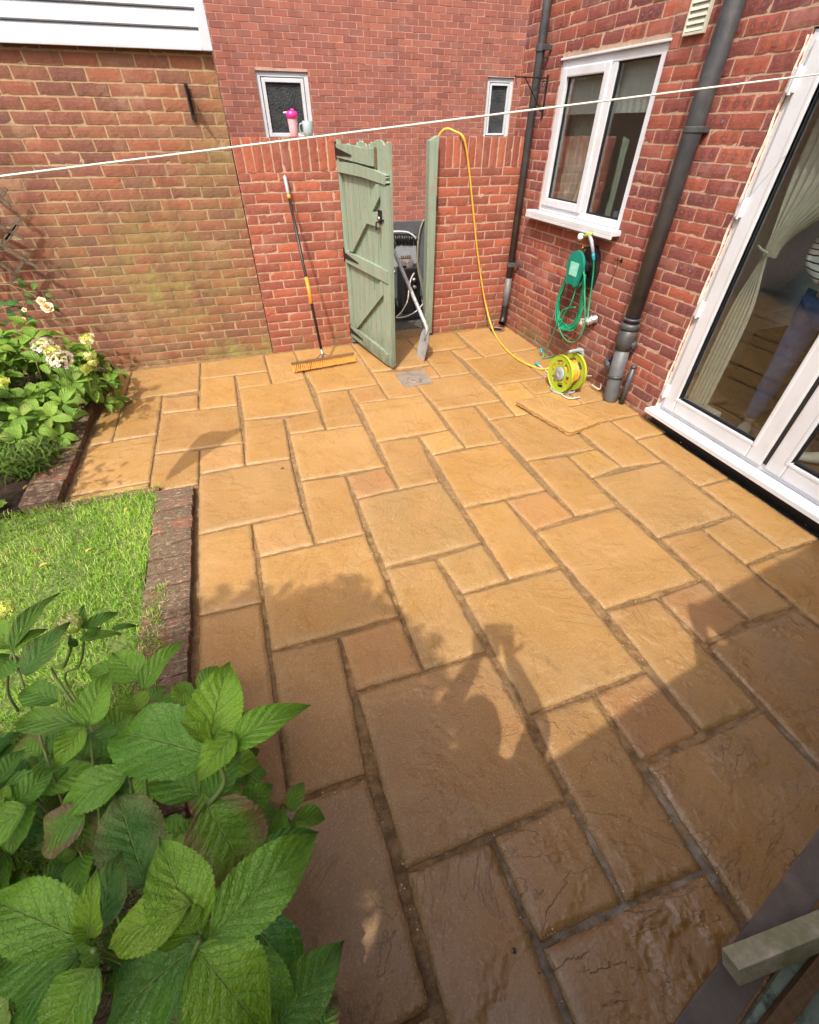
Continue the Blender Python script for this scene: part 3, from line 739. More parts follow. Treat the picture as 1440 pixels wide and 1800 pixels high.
for _ in range(420):
    x, y = rng.uniform(-1.8, 1.45), rng.uniform(-.7, 4.0); pebble((x, y, .003), rng.choice((.001,.0013,.0018,.0026)))
for q, r in (((904,1672),.008),((612,1517),.004),((1240,1478),.003)):
    p = Wz(*q); pebble((p.x, p.y, .003), r, .9)
tag(gm.obj('loose_grit', 'stone'), kind='stuff')

# concrete gravel strip at the foot of the shed
kerb = MB(); a = Vector((-.74,-.853,0)); b = Vector((1.5,-.358,0)); d = (b-a).normalized(); w = Vector((d.y,-d.x,0))
Mk = Matrix(((d.x,w.x,0,a.x),(d.y,w.y,0,a.y),(0,0,1,0),(0,0,0,1)))
kerb.box((-.5,0,-.05),((b-a).length,.085,.006), Mk, .003)
tag(kerb.obj('concrete_strip','concrete'), kind='structure')

# ---- lawn, its brick edging, the bed
lz = .022
lawn = MB(); LX0 = -3.6
pts = [(LX0,-1.6),(-2.02,-1.6),(-2.02,1.13),(-2.08,1.15),(-2.08,1.99),(LX0,1.99)]
lawn.add([(x,y,lz) for x,y in pts], [tuple(range(6))]); lawn.add([(x,y,-.1) for x,y in pts]+[(x,y,lz) for x,y in pts], [(i,(i+1)%6,6+(i+1)%6,6+i) for i in range(6)])
tag(lawn.obj('lawn','lawnsoil'), kind='structure')
bs = MB(); nx, ny = 40, 46; vs = []
for j in range(ny+1):
    for i in range(nx+1):
        x, y = -4.6+(4.6-2.83)*i/nx, 1.96+(4.3-1.96)*j/ny; q = Vector((x*4,y*4,3))
        vs.append((x, y, .012+.02*mnoise.noise(q)+.012*mnoise.noise(q*4)))
bs.add(vs, [(j*(nx+1)+i, j*(nx+1)+i+1, (j+1)*(nx+1)+i+1, (j+1)*(nx+1)+i) for j in range(ny) for i in range(nx)])
tag(bs.obj('flower_bed','soil',smooth=True), kind='structure')
ed = MB()
def edge_brick(x0, x1, y0, y1, z0, z1):
    c = (rng.random(), rng.random(), rng.random()); nx = max(3,int((x1-x0)/.02)); ny = max(3,int((y1-y0)/.02)); vs = []; dz = rng.uniform(-.003,.003); tx = rng.uniform(-.01,.01)
    for j in range(ny+1):
        for i in range(nx+1):
            x = x0+(x1-x0)*i/nx; y = y0+(y1-y0)*j/ny; e = i in (0,nx) or j in (0,ny); q = Vector((x*30,y*30,1))
            if e: x += rng.uniform(-.003,.002); y += rng.uniform(-.002,.002)
            vs.append((x, y, z1+dz+tx*(i/nx-.5)+.0035*mnoise.noise(q)+.002*mnoise.noise(q*3)-(.006 if e else 0)))
    W = nx+1; fs = [(b*W+a, b*W+a+1, (b+1)*W+a+1, (b+1)*W+a) for b in range(ny) for a in range(nx)]
    ring = list(range(nx+1))+[b*W+nx for b in range(1, ny+1)]+[ny*W+a for a in range(nx-1,-1,-1)]+[b*W for b in range(ny-1,0,-1)]
    b0 = len(vs); vs += [(vs[q][0], vs[q][1], z0) for q in ring]; m = len(ring)
    fs += [(ring[(k+1)%m], ring[k], b0+k, b0+(k+1)%m) for k in range(m)]
    ed.add(vs, fs, bcol=c)
y = 1.965
while y > -1.4:
    x1 = -1.862+rng.uniform(-.004,.004)
    edge_brick(x1-.213, x1, y-.101, y, -.05, .040); y -= .1045
for k in range(3): edge_brick(-2.62+k*.188, -2.62+k*.188+.18, 1.985, 2.035, -.05, .034)
y = 2.06
while y < 4.05:
    x1 = -2.625+rng.uniform(-.004,.004); edge_brick(x1-.205, x1, y, y+.213, -.05, .052); y += .221
tag(ed.obj('brick_edging','edging'), kind='structure')

# grass blades
gb = MB(); ga = []
N_ = 52000
gx = nr.uniform(LX0, -1.97, N_); gy = nr.uniform(-.3, 2.035, N_)
V = []; F = []; C_ = []
for x, y in zip(gx, gy):
    ge = -2.075+.05*mnoise.noise(Vector((y*9, 1, 0)))
    if x > ge and (y > 1.12+.03*math.sin(x*40)): 
        if rng.random() > .04: continue
    if x < -2.5 and rng.random() < .35: continue
    patch = mnoise.noise(Vector((x*3.5, y*3.5, 0)))+.5*mnoise.noise(Vector((x*9, y*9, 8))); clump = mnoise.noise(Vector((x*11, y*11, 4)))
    if patch < -.42 and rng.random() < .5: continue
    h = rng.uniform(.014, .036)*(1+.35*clump)*(1.25 if x > -2.1 else 1); a = rng.uniform(0, 6.28); lean = rng.uniform(.2, 1.25)*h
    wd = rng.uniform(.0011, .0021); ca, sa = math.cos(a), math.sin(a); px_, py_ = -sa*wd, ca*wd
    i = len(V); z = lz
    V += [(x-px_, y-py_, z), (x+px_, y+py_, z), (x-px_*.8+ca*lean*.4, y-py_*.8+sa*lean*.4, z+h*.65), (x+px_*.8+ca*lean*.4, y+py_*.8+sa*lean*.4, z+h*.65), (x+ca*lean, y+sa*lean, z+h*(.95 if lean < h else .7))]
    F += [(i, i+1, i+3, i+2), (i+2, i+3, i+4)]
    t = min(1, max(0, .45+.35*patch+rng.gauss(0, .2))); dead = rng.random() < .09
    C_ += [((1.0 if dead else t), 0, 0)]*5
gb.add(V, F, lcol=C_)
tag(gb.obj('grass', 'grass'), kind='stuff')

# ================================================================== BUILDINGS
# ---- the garage on the left, brick with a white clad gable
gar = thing('brick_garage', 'garage wall of red and mossy brick with white cladding boards above', 'garage', (-1.13, GY, 0))
GL = 3.6
def alg_g(s, z):                                            # s runs from the left end to the corner at s = GL
    x = -1.13-(GL-s)
    a = max(0, 1-abs(z-.75)/.75)*max(0, 1-abs(x+1.9)/.95)*.75
    a = max(a, max(0, 1-z/.22)*(.95 if x > -1.75 else .25))
    a = max(a, max(0, 1-abs(z-1.5)/.8)*max(0, 1-(-1.13-x)/.6)*.45)
    return min(1, a*(.9+mnoise.noise(Vector((x*4, z*4, 2)))*1.1+.35))
gO = Vector((-1.13-GL*math.cos(math.atan2(.08,1.4)), GY+GL*math.sin(math.atan2(.08,1.4)), 0)); gD = (Vector((-1.13,GY,0))-gO)
br, mo = brickwork(gO, gD, GL, -.045, 2.205, thick=.22, detail=2, algae=alg_g, phase=.06)
put_bricks(br, mo, 'garage_brick', 'mortar', gar)
cl = MB(); gDn = gD.normalized(); gN = Vector((gDn.y, -gDn.x, 0))
Mg = Matrix(((gDn.x, gN.x, 0, gO.x),(gDn.y, gN.y, 0, gO.y),(0,0,1,0),(0,0,0,1)))
z = 2.165
for k in range(13):                                          # shiplap boards, each leaning out over the one below
    cl.add([Mg @ Vector(p) for p in ((0,.026,z+.002),(GL-.04,.026,z+.002),(GL-.04,.042,z+.009),(0,.042,z+.009),(0,.030,z+.082),(GL-.04,.030,z+.082),(0,.020,z+.090),(GL-.04,.020,z+.090))],
           [(0,3,2,1),(3,4,5,2),(4,6,7,5),(0,1,7,6)]); z += .090
part('cladding', cl, 'clad', gar)
tr = MB(); tr.box((GL-.055,.0,2.15),(GL+.012,.056,3.4), Mg, .004); tr.box((-.02,.03,2.15),(GL-.056,.052,2.172), Mg, .003)
part('trim', tr, 'clad', gar)
bk = MB(); bk.box((0,-3.5,-.1),(GL-.26,-.24,2.3), Mg); bk.box((-.1,-3.5,2.31),(GL-.26,-.01,3.45), Mg); bk.box((GL-.26,-.22,2.21),(GL-.004,-.001,3.45), Mg); part('body', bk, 'mortar', gar)

# ---- the neighbour's house beyond the passage
FY = 9.0
nh = thing('neighbour_house', 'tall red brick house wall beyond the gate with two small windows', 'house', (1, FY, 0))
w1a, w1b = Wy(448,123,FY), Wy(546,243,FY); w2a, w2b = Wy(858,135,FY), Wy(905,240,FY)
ops = [(w1a.x+4.5, w1a.x+4.5+.79, 1.55, w1a.z), (w2a.x+4.5, w2a.x+4.5+.52, 1.57, w2a.z)]
br, mo = brickwork((-4.5, FY, 0), (1,0,0), 12.0, -.05, 5.2, openings=ops, thick=.14, detail=0, jit=.002, rec=.0028)
put_bricks(br, mo, 'far_brick', 'mortar_far', nh)
def fixed_window(ops_i, parent, ox, ysurf, bars=.055, name='window', lab=None, oneside=False):
    a0, a1, c0, c1 = ops_i; x0, x1 = ox+a0, ox+a1; y = ysurf
    fr = MB(); f = .062
    for lo, hi in (((x0,y+.03,c0),(x0+f,y+.10,c1)),((x1-f,y+.03,c0),(x1,y+.10,c1)),((x0+f,y+.03,c1-f),(x1-f,y+.10,c1)),((x0+f,y+.03,c0),(x1-f,y+.10,c0+f))): fr.box(lo, hi, None, .004)
    g = f+.012; s = bars
    for lo, hi in (((x0+g,y+.015,c0+g),(x0+g+s,y+.07,c1-g)),((x1-g-s,y+.015,c0+g),(x1-g,y+.07,c1-g)),((x0+g+s,y+.015,c1-g-s),(x1-g-s,y+.07,c1-g)),((x0+g+s,y+.015,c0+g),(x1-g-s,y+.07,c0+g+s))): fr.box(lo, hi, None, .006)
    w = part(name, fr, 'pvc', parent)
    if lab: w['label'] = lab
    p = MB(); p.box((x0+g+s-.004,y+.048,c0+g+s-.004),(x1-g-s+.004,y+.054,c1-g-s+.004)); part('pane', p, 'obscure', w)
    sl_ = MB(); sl_.box((x0-.03,y-.04,c0-.03),(x1+.03,y+.10,c0-.003), None, .003); part('sill', sl_, 'pvc', w)
fixed_window(ops[0], nh, -4.5, FY, .05, lab='wider frosted window on the left'); fixed_window(ops[1], nh, -4.5, FY, .03, lab='narrow frosted window near the corner')
bk = MB(); bk.box((-4.4,FY+.15,-.1),(7.4,FY+5,5.1)); part('body', bk, 'room_dark' if 'room_dark' in M_ else 'roomdark', nh)
rf = MB(); rf.add([(-4.8,FY-.35,5.12),(7.8,FY-.35,5.12),(7.8,FY+2.6,7.0),(-4.8,FY+2.6,7.0),(7.8,FY+5.4,5.12),(-4.8,FY+5.4,5.12)], [(0,1,2,3),(3,2,4,5),(0,3,5),(1,4,2),(0,5,4,1)]); part('roof', rf, 'roomdark', nh)

# ---- the house on the right
house = thing('brick_house', 'house of dark red brick with white plastic window and glazed doors on the patio', 'house', (HX, 2, 0))
HY1 = 4.42; HY0 = -4.0
# wall line runs from the back corner towards the camera, so that its outward side faces the patio
win = (HY1-3.80, HY1-2.64, 1.150, 2.168); door = (HY1-1.705, HY1+.95, -.05, 2.125)
def alg_h(s, z):
    y = HY1-s; a = max(0, 1-z/.5)*max(0, min(1, (y-2.0)/1.2))*.75+max(0, 1-z/.25)*.35
    return a*(.65+mnoise.noise(Vector((y*5, z*5, 7)))*.8)
br, mo = brickwork((HX, HY1, 0), (0,-1,0), HY1+.95+1.5, -.05, 4.9, openings=[win, door], thick=.12, detail=2, algae=alg_h, phase=.03)
put_bricks(br, mo, 'house_brick', 'mortar_pale', house)
bk = MB(); bk.box((HX+.10,HY1-.02,-.1),(4.75,HY1,4.9)); part('gable_wall', bk, 'mortar_pale', house)
# kitchen and living room shells, open towards their window and doors
rm = MB()
def room(mb, x0, x1, y0, y1, z0, z1, wa, wb, wz0=.95, wz1=2.2):
    """walls, ceiling and a back wall with a wide opening added at x1 to let daylight in"""
    mb.add([(x0,y0,z0),(x1,y0,z0),(x1,y1,z0),(x0,y1,z0),(x0,y0,z1),(x1,y0,z1),(x1,y1,z1),(x0,y1,z1)], [(0,1,5,4),(2,3,7,6),(4,5,6,7)])
    for a, b, c, d in ((y0,y1,z0,wz0),(y0,y1,wz1,z1),(y0,wa,wz0,wz1),(wb,y1,wz0,wz1)): mb.add([(x1,a,c),(x1,b,c),(x1,b,d),(x1,a,d)], [(0,1,2,3)])
room(rm, HX+.12, 4.6, 2.25, 4.30, .08, 2.45, 2.4, 4.1); room(rm, HX+.12, 4.6, -1.3, 2.15, .08, 2.45, -.9, 1.7)  # rear openings are added to brighten both rooms
part('room_shell', rm, 'roomwall', house)
fl = MB(); fl.box((HX+.10,2.2,.0),(4.6,4.3,.09)); fl.box((HX+.10,-1.3,.0),(4.6,2.19,.09)); part('room_floor', fl, 'roomfloor', house)
shell = MB()
for lo, hi in (((HX+.10,HY0,2.5),(4.75,HY1-.03,4.9)),((4.62,-1.4,0),(4.75,HY1-.03,.93)),((4.62,-1.4,2.22),(4.75,HY1-.03,2.49)),((HX+.13,2.16,.1),(4.65,2.24,2.44)),((HX+.1,-2.6,0),(4.65,-1.32,2.49)),((HX+.12,4.31,0),(4.65,HY1-.03,2.49))): shell.box(lo, hi)
part('body', shell, 'roomdark', house)
rf = MB(); rf.add([(HX-.3,HY0,4.9),(HX-.3,HY1+.2,4.9),(3.1,HY1+.2,6.2),(3.1,HY0,6.2),(5,HY1+.2,4.9),(5,HY0,4.9)], [(0,3,2,1),(3,5,4,2),(0,1,4,5)]); part('roof', rf, 'roomdark', house)

def bar(mb, y0, y1, z0, z1, x0, x1, bev=.004): mb.box((x0, min(y0,y1), z0), (x1, max(y0,y1), z1), None, bev)
def frame_rect(mb, ya, yb, za, zb, f, x0, x1, bev=.004, fb=None):
    fb = fb if fb is not None else f
    bar(mb, ya, ya+f, za, zb, x0, x1, bev); bar(mb, yb-f, yb, za, zb, x0, x1, bev); bar(mb, ya+f, yb-f, zb-f, zb, x0, x1, bev); bar(mb, ya+f, yb-f, za, za+fb, x0, x1, bev)
# kitchen window
wy0, wy1, wz0, wz1 = 2.64, 3.80, 1.150, 2.168
w = MB(); frame_rect(w, wy0+.004, wy1-.004, wz0+.012, wz1-.004, .052, HX+.010, HX+.075)
my = 3.135; bar(w, my-.028, my+.028, wz0+.064, wz1-.056, HX+.012, HX+.073)
win_o = part('window', w, 'pvc', house, label='two-light window with a white frame and white sill')
s_ = MB(); frame_rect(s_, my+.034, wy1-.045, wz0+.056, wz1-.048, .058, HX-.004, HX+.05, .008); part('sash', s_, 'pvc', win_o)
b_ = MB(); frame_rect(b_, my+.088, wy1-.099, wz0+.110, wz1-.102, .012, HX+.022, HX+.045, .003); frame_rect(b_, wy0+.054, my-.026, wz0+.062, wz1-.054, .012, HX+.022, HX+.045, .003); part('gasket', b_, 'gasket', win_o)
p = MB(); p.box((HX+.030,my+.092,wz0+.112),(HX+.034,wy1-.103,wz1-.104)); part('pane', p, 'glass', win_o)
p = MB(); p.box((HX+.030,wy0+.056,wz0+.064),(HX+.034,my-.030,wz1-.056)); part('pane', p, 'glass', win_o)
s_ = MB(); s_.box((HX-.085,wy0-.03,wz0-.028),(HX+.03,wy1+.075,wz0+.010), None, .006); s_.box((HX-.085,wy0-.03,wz0-.048),(HX-.073,wy1+.075,wz0-.026), None, .004); part('sill', s_, 'pvc', win_o)
tr = MB(); bar(tr, wy0-.012, wy1+.012, wz1-.004, wz1+.010, HX-.008, HX+.06); part('drip_bead', tr, 'pvc', win_o)
# inside the kitchen
cu = MB()
def drape(mb, y0, y1, z0, z1, x, amp=.018, waves=9, ny=60, nz=8, gather=None, thick=.0):
    vs = []
    for j in range(nz+1):
        fz = j/nz
        for i in range(ny+1):
            fy = i/ny; yy = y0+(y1-y0)*fy
            if gather: gy, gz, gw = gather; t = math.exp(-((z0+(z1-z0)*fz-gz)/gw)**2); yy = yy*(1-t*.82)+gy*t*.82
            vs.append((x+amp*math.sin(fy*waves*6.283+.7*fz), yy, z0+(z1-z0)*fz))
    mb.add(vs, [(j*(ny+1)+i, j*(ny+1)+i+1, (j+1)*(ny+1)+i+1, (j+1)*(ny+1)+i) for j in range(nz) for i in range(ny)])
drape(cu, wy0+.02, wy1-.02, 1.84, 2.2, HX+.10, .010, 16)
part('pelmet', cu, 'lace', win_o, smooth=True)
cu = MB(); drape(cu, 3.42, 3.80, 1.1, 2.15, HX+.20, .014, 6); part('curtain', cu, 'curtain', win_o, smooth=True)
si = MB(); si.box((HX+.10,wy0,1.12),(HX+.45,wy1,1.145)); part('inner_sill', si, 'pvc', win_o)
pot = MB(); pot.lathe([(.02,0),(.045,.005),(.055,.04),(.04,.075),(.02,.085),(.034,.10),(.03,.125),(.008,.14)], Matrix.Translation((HX+.17,3.30,1.146)), 16)
tag(pot.obj('ornament','lace',smooth=True), 'small white china ornament on the kitchen sill behind the left pane', 'ornament')
pot = MB(); pot.lathe([(.03,0),(.036,.01),(.040,.09),(.037,.095)], Matrix.Translation((HX+.2,2.93,1.146)), 16)
tag(pot.obj('storage_jar','grey_plastic',smooth=True), 'small grey jar on the kitchen sill behind the right pane', 'jar')

# glazed doors
dz0, dz1, dyR = .118, 2.118, -.94
fo = MB(); frame_rect(fo, dyR, 1.700, dz0, dz1, .050, HX+.012, HX+.085)
door_o = part('patio_door', fo, 'pvc', house, label='white framed glazed doors with a projecting sill')
leafs = [(.825, 1.668), (-.03, .797), (-.9, -.055)]
for k, (a, b) in enumerate(leafs):
    s_ = MB(); frame_rect(s_, a, b, dz0+.028, dz1-.03, .108, HX-.006, HX+.06, .010, .112); lf = part('door_leaf', s_, 'pvc', door_o)
    b_ = MB(); frame_rect(b_, a+.100, b-.100, dz0+.134, dz1-.132, .014, HX+.020, HX+.045, .003); part('gasket', b_, 'gasket', lf)
    b_ = MB(); frame_rect(b_, a+.084, b-.084, dz0+.116, dz1-.114, .024, HX-.0085, HX+.03, .006); part('glazing_bead', b_, 'pvc', lf)
    p = MB(); p.box((HX+.026,a+.104,dz0+.138),(HX+.030,b-.104,dz1-.136)); part('pane', p, 'glass', lf)
mb = MB(); bar(mb, .797, .825, dz0+.05, dz1-.05, HX+.002, HX+.06); part('mullion', mb, 'gasket', door_o)
for zz in (.27, .85, 1.41, 1.94):
    h = MB(); h.box((HX-.022,1.658,zz-.048),(HX+.004,1.700,zz+.048), None, .005); h.tube([(HX-.018,1.676,zz-.055),(HX-.018,1.676,zz+.055)], .0085, 10); part('hinge', h, 'pvc', door_o)
sl2 = MB(); sl2.box((HX-.085,dyR-.05,.096),(HX+.06,1.735,.116), None, .005); sl2.box((HX-.085,dyR-.05,.084),(HX-.073,1.735,.098), None, .003); part('sill', sl2, 'pvc', door_o)
th_ = MB(); th_.box((HX-.012,dyR,-.04),(HX+.05,1.70,.095)); th_.box((HX-.062,dyR,-.03),(HX-.012,1.70,-.008)); part('shaded_threshold', th_, 'black', door_o)  # black boxes: shade of the recess below the sill put into colour
pt = MB()
vsA = []; 
for i in range(56):
    z = .10+i*(2.10-.10)/55; w0 = .010+.009*mnoise.noise(Vector((z*9,0,0))); vsA += [(HX-.005-rng.uniform(0,.004), 1.701+w0+.006, z),(HX+.012, 1.699, z)]
pt.add(vsA, [(2*i, 2*i+1, 2*i+3, 2*i+2) for i in range(55)]); part('pointing', pt, 'putty', door_o)
# living room: gathered net curtain, a person, shoes
cu = MB(); drape(cu, 1.16, 1.60, 1.18, 2.3, HX+.16, .012, 9, 60, 30, gather=(1.53,1.20,.26)); drape(cu, 1.44, 1.60, .14, 1.20, HX+.16, .010, 6, 50, 20, gather=(1.53,1.20,.22)); part('curtain', cu, 'curtain', door_o, smooth=True)
tb = MB(); tb.tube([(HX+.13,1.50,1.20),(HX+.14,1.56,1.21),(HX+.16,1.60,1.22)], .007, 8); part('tie_back', tb, 'curtain', door_o)

# ---- pipes fixed to the house
def ring(mb, c, r, h, axis=(0,0,1), flare=.006):
    mb.lathe([(r,-h/2),(r+flare,-h/2+.004),(r+flare,h/2-.004),(r,h/2)], frame_M(Vector(c), axis), 28)
sp = MB(); SPX, SPY = 1.487, 2.155
sp.tube([(SPX,SPY,.62),(SPX,SPY+.004,2.0),(SPX,SPY+.006,4.85)], .055, 28)
soil = part('soil_pipe', sp, 'pipe', house, smooth=True, label='thick dark grey soil pipe beside the glazed doors')
lo = MB(); lo.tube([(SPX-.012,SPY-.055,-.03),(SPX-.012,SPY-.050,.06),(SPX-.006,SPY-.02,.20),(SPX,SPY,.48)], .0565, 28); part('lower_pipe', lo, 'pipe_pale', soil, smooth=True)
COL = ((.50,.16,.010),(.60,.05,.015),(.655,.018,.012))
for zz, hh, fl_ in COL:
    cl = MB(); ring(cl, (SPX,SPY,zz), .056, hh, (0,0,1), fl_); part('collar', cl, 'pipe', soil, smooth=True)
cl = MB(); ring(cl, (SPX-.007,SPY-.025,.205), .0572, .022, (0,.15,1), .008); part('collar', cl, 'pipe', soil, smooth=True)
br_ = MB(); br_.tube([(SPX,SPY+.02,.215),(SPX-.002,SPY+.105,.255)], .0215, 14); br_.tube([(SPX-.002,SPY+.085,.245),(SPX-.002,SPY+.13,.265),(SPX+.03,SPY+.14,.270),(HX,SPY+.14,.272)], .024, 14)
ring(br_, (SPX-.002,SPY+.10,.252), .0225, .03, (0,1,.45), .004); ring(br_, (SPX+.035,SPY+.14,.271), .0245, .02, (1,0,0), .003)
part('branch_pipe', br_, 'pipe', soil, smooth=True); br_ = MB()
br_.tube([(SPX+.02,SPY-.03,.47),(SPX+.03,SPY-.085,.47)], .020, 12); ring(br_, (SPX+.028,SPY-.08,.47), .021, .016, (0,1,0), .004)
part('side_boss', br_, 'pipe', soil, smooth=True)
for zz in (1.75, 3.6):
    b_ = MB(); ring(b_, (SPX,SPY,zz), .0555, .03, (0,0,1), .004); b_.box((SPX+.03,SPY-.05,zz-.012),(HX,SPY+.05,zz+.012)); part('pipe_clip', b_, 'pipe', soil)
rp = MB(); RX, RY = 1.488, 4.035
rp.tube([(RX,RY,.21),(RX,RY,4.8)], .034, 20)
rain = part('rainwater_pipe', rp, 'pipe', house, smooth=True, label='slim dark rainwater pipe in the corner by the garden wall')
sh = MB(); sh.tube([(RX,RY,.24),(RX,RY,.13),(RX-.012,RY-.012,.085),(RX-.035,RY-.035,.055)], [.036,.036,.036,.038], 20, cap=False); part('shoe', sh, 'black', rain, smooth=True)
sh = MB(); sh.tube([(RX,RY,.15),(RX,RY,.52)], .0347, 20); part('lower_pipe', sh, 'pipe_pale', rain, smooth=True)
for u, v in ((884,466),(931,83)):
    zz = Wy(u, v, RY).z; b_ = MB(); ring(b_, (RX,RY,zz), .035, .045, (0,0,1), .007); b_.box((RX-.01,RY-.062,zz-.016),(HX,RY-.036,zz+.016), None, .003); part('pipe_clip', b_, 'pipe', rain)
cp = MB(); cp.tube([(1.520,2.015,-.02),(1.524,2.02,.315)], .021, 16); cp.lathe([(.023,0),(.024,.012),(.016,.022),(.004,.026)], Matrix.Translation((1.524,2.02,.312)), 16)
part('capped_pipe', cp, 'pipe', house, smooth=True, label='short capped grey pipe standing between soil pipe and door')
# louvred vent
vt = MB(); vx0, vx1 = HX-.022, HX+.0
vy0, vy1, vz0, vz1 = 2.372, 2.530, 2.172, 2.42
frame_rect(vt, vy0, vy1, vz0, vz1, .012, vx0, vx1, .002)
for i in range(8):
    z = vz0+.016+i*.0285; vt.add([(vx0+.002,vy0+.01,z),(vx0+.002,vy1-.01,z),(vx0+.014,vy1-.01,z+.026),(vx0+.014,vy0+.01,z+.026),(vx0+.012,vy0+.01,z-.002),(vx0+.012,vy1-.01,z-.002)], [(0,1,2,3),(0,4,5,1)])
part('air_vent', vt, 'wcream', house)
gl_ = MB(); cx_, cy_ = 1.385, 3.965
gl_.lathe([(.083,.002),(.083,.013),(.066,.013),(.062,.001),(.058,-.010)], Matrix.Translation((cx_,cy_,0)), 32)
gdr = tag(gl_.obj('gully_drain', 'gully', smooth=True), 'round rusty gully drain under the rainwater pipe in the corner', 'drain')
gi = MB(); gi.lathe([(.057,.0045),(.002,.0035)], Matrix.Translation((cx_,cy_,0)), 28); part('opening', gi, 'black', gdr)  # flat black disc, the darkness of the hole put into its colour
fp = MB(); c1, c2, c3, c4 = Wz(695,659), Wz(745,652), Wz(761,674), Wz(712,682)
fp.add([tuple(c)+() for c in [(q.x,q.y,.0095) for q in (c4,c3,c2,c1)]]+[(q.x,q.y,-.01) for q in (c4,c3,c2,c1)], [(0,1,2,3),(0,4,5,1),(1,5,6,2),(2,6,7,3),(3,7,4,0)])
dc = Wz(729, 669.5); fpo = tag(fp.obj('drain_cover','plate'), 'square grey drain plate with a round lid set in the paving near the gate', 'drain cover')
rl = MB(); rl.lathe([(.070,.0096),(.070,.0125),(.064,.0130),(.063,.0112),(.055,.0112),(.054,.0125),(.012,.0130),(.011,.011),(.009,.0145)], Matrix.Translation((dc.x,dc.y,0)), 36); part('lid', rl, 'plate', fpo, smooth=True)
rk = MB(); rk.tube([(dc.x+.0665*math.cos(t*.2618),dc.y+.0665*math.sin(t*.2618),.0128) for t in range(24)], .0022, 6, closed=True); rk.lathe([(.009,.0145),(.002,.018)], Matrix.Translation((dc.x,dc.y,0)), 12); part('ring', rk, 'gully', fpo)

# ---- the two garden walls either side of the gate
def alg_w(s, z): return max(0, 1-z/.35)*.8*(.5+mnoise.noise(Vector((s*5, z*6, 9))))
gw = thing('garden_wall', 'short brick wall with soldier coping between the garage and the green gate', 'wall', (-.7, GY, 0), 'brick walls either side of the gate')
br, mo = brickwork((-1.122, GY, 0), (1,0,0), .832, -.02, 1.688, thick=.21, detail=2, algae=alg_w, coping=True, jit=.004)
put_bricks(br, mo, 'pier_brick', 'mortar_pale', gw)
gw2 = thing('garden_wall', 'brick wall with soldier coping between the gate post and the rainwater pipe', 'wall', (1.1, GY, 0), 'brick walls either side of the gate')
br, mo = brickwork((.640, GY, 0), (1,0,0), HX-.640-.002, -.02, 1.694, thick=.21, detail=2, algae=alg_w, coping=True, jit=.004, phase=.11)
put_bricks(br, mo, 'pier_brick', 'mortar_pale', gw2)
br, mo = brickwork((.636, GY+.205, 0), (0,-1,0), .200, -.02, 1.690, thick=.004, detail=1, jit=.003, phase=.12)
put_bricks(br, mo, 'pier_brick', 'mortar_pale', gw2, 'wall_end')

# ---- gate and posts
def gatepost(x0, x1, y0, y1, z0, z1, slant, lab, mat='paint'):
    mb = MB(); mb.box((x0,y0,z0),(x1,y1,z1-.03), None, .004)
    mb.add([(x0+.002,y0+.002,z1-.031),(x1-.002,y0+.002,z1-.031),(x1-.002,y1-.002,z1-.031),(x0+.002,y1-.002,z1-.031),(x0+.002,y0+.002,z1-slant),(x1-.002,y0+.002,z1),(x1-.002,y1-.002,z1),(x0+.002,y1-.002,z1-slant)], [(4,5,6,7),(0,1,5,4),(1,2,6,5),(2,3,7,6),(3,0,4,7)])
    return tag(mb.obj('gate_post', mat), lab, 'gate post', 'posts of the garden gate')
gp1 = gatepost(-.288, -.243, 4.115, 4.20, .0, 1.672, .0, 'thin grey-green gate post carrying the hinges beside the brick wall')
gp2 = gatepost(.530, .612, 4.060, 4.150, .02, 1.700, .035, 'tall sage green gate post with a slanted top, fixed to the right-hand wall')
kp = MB(); kp.box((.608,4.052,1.16),(.620,4.075,1.27), None, .003); kp.tube([(.616,4.05,1.18),(.616,4.05,1.25)], .006, 8); part('keep', kp, 'black_metal', gp2)
GH = Vector((-.243, 4.135, 0)); gd = Vector((.185,-.83,0)).normalized(); gn = Vector((gd.y, -gd.x, 0))   # n faces the garden
gate = thing('garden_gate', 'open sage green wooden ledged and braced gate with rotten top', 'gate', tuple(GH))
MG = Matrix(((gd.x,gn.x,0,GH.x),(gd.y,gn.y,0,GH.y),(0,0,1,0),(0,0,0,1)))   # local: x along, y towards viewer, z up
def gprism(mb, pts, y0, y1):
    n = len(pts); vs = [MG @ Vector((a, y1, z)) for a, z in pts]+[MG @ Vector((a, y0, z)) for a, z in pts]
    fs = [tuple(range(n)), tuple(range(n, 2*n))[::-1]]+[(i, n+i, n+(i+1) % n, (i+1) % n) for i in range(n)]
    mb.add(vs, fs)
a = .012
tops = [1.63,1.655,1.645,1.665,1.650,1.662,1.678,1.672]; bots = [.062,.058,.060,.052,.050,.046,.03,.03]
edges = [.045,.125,.215,.318,.420,.520,.622,.735,.852]
bp_ = MB()
for k in range(8):
    a0, a1 = edges[k]+.0034, edges[k+1]-.0034; t = tops[k]
    pts = [(a0,bots[k]),(a1,bots[k]+.002)]
    m = 6; jag = [(a1+(a0-a1)*i/m, t+rng.uniform(-.022,.010)*(1 if 0 < i < m else .3)) for i in range(m+1)]
    gprism(bp_, pts+jag, rng.uniform(0,.002), .018+rng.uniform(-.001,.0015))
part('board_panel', bp_, 'paint', gate)
def ledge(pts, y1=.052, name='ledge', y0=.0195):
    mb = MB(); gprism(mb, pts, y0, y1); return part(name, mb, 'paint', gate)
def ragged(p, q, n, amp): return [(p[0]+(q[0]-p[0])*i/n+rng.uniform(-amp,amp), p[1]+(q[1]-p[1])*i/n+rng.uniform(-amp,amp)*.6) for i in range(n+1)]
ledge([(.0,1.560),(.625,1.528)]+ragged((.618,1.628),(.0,1.650),7,.006))
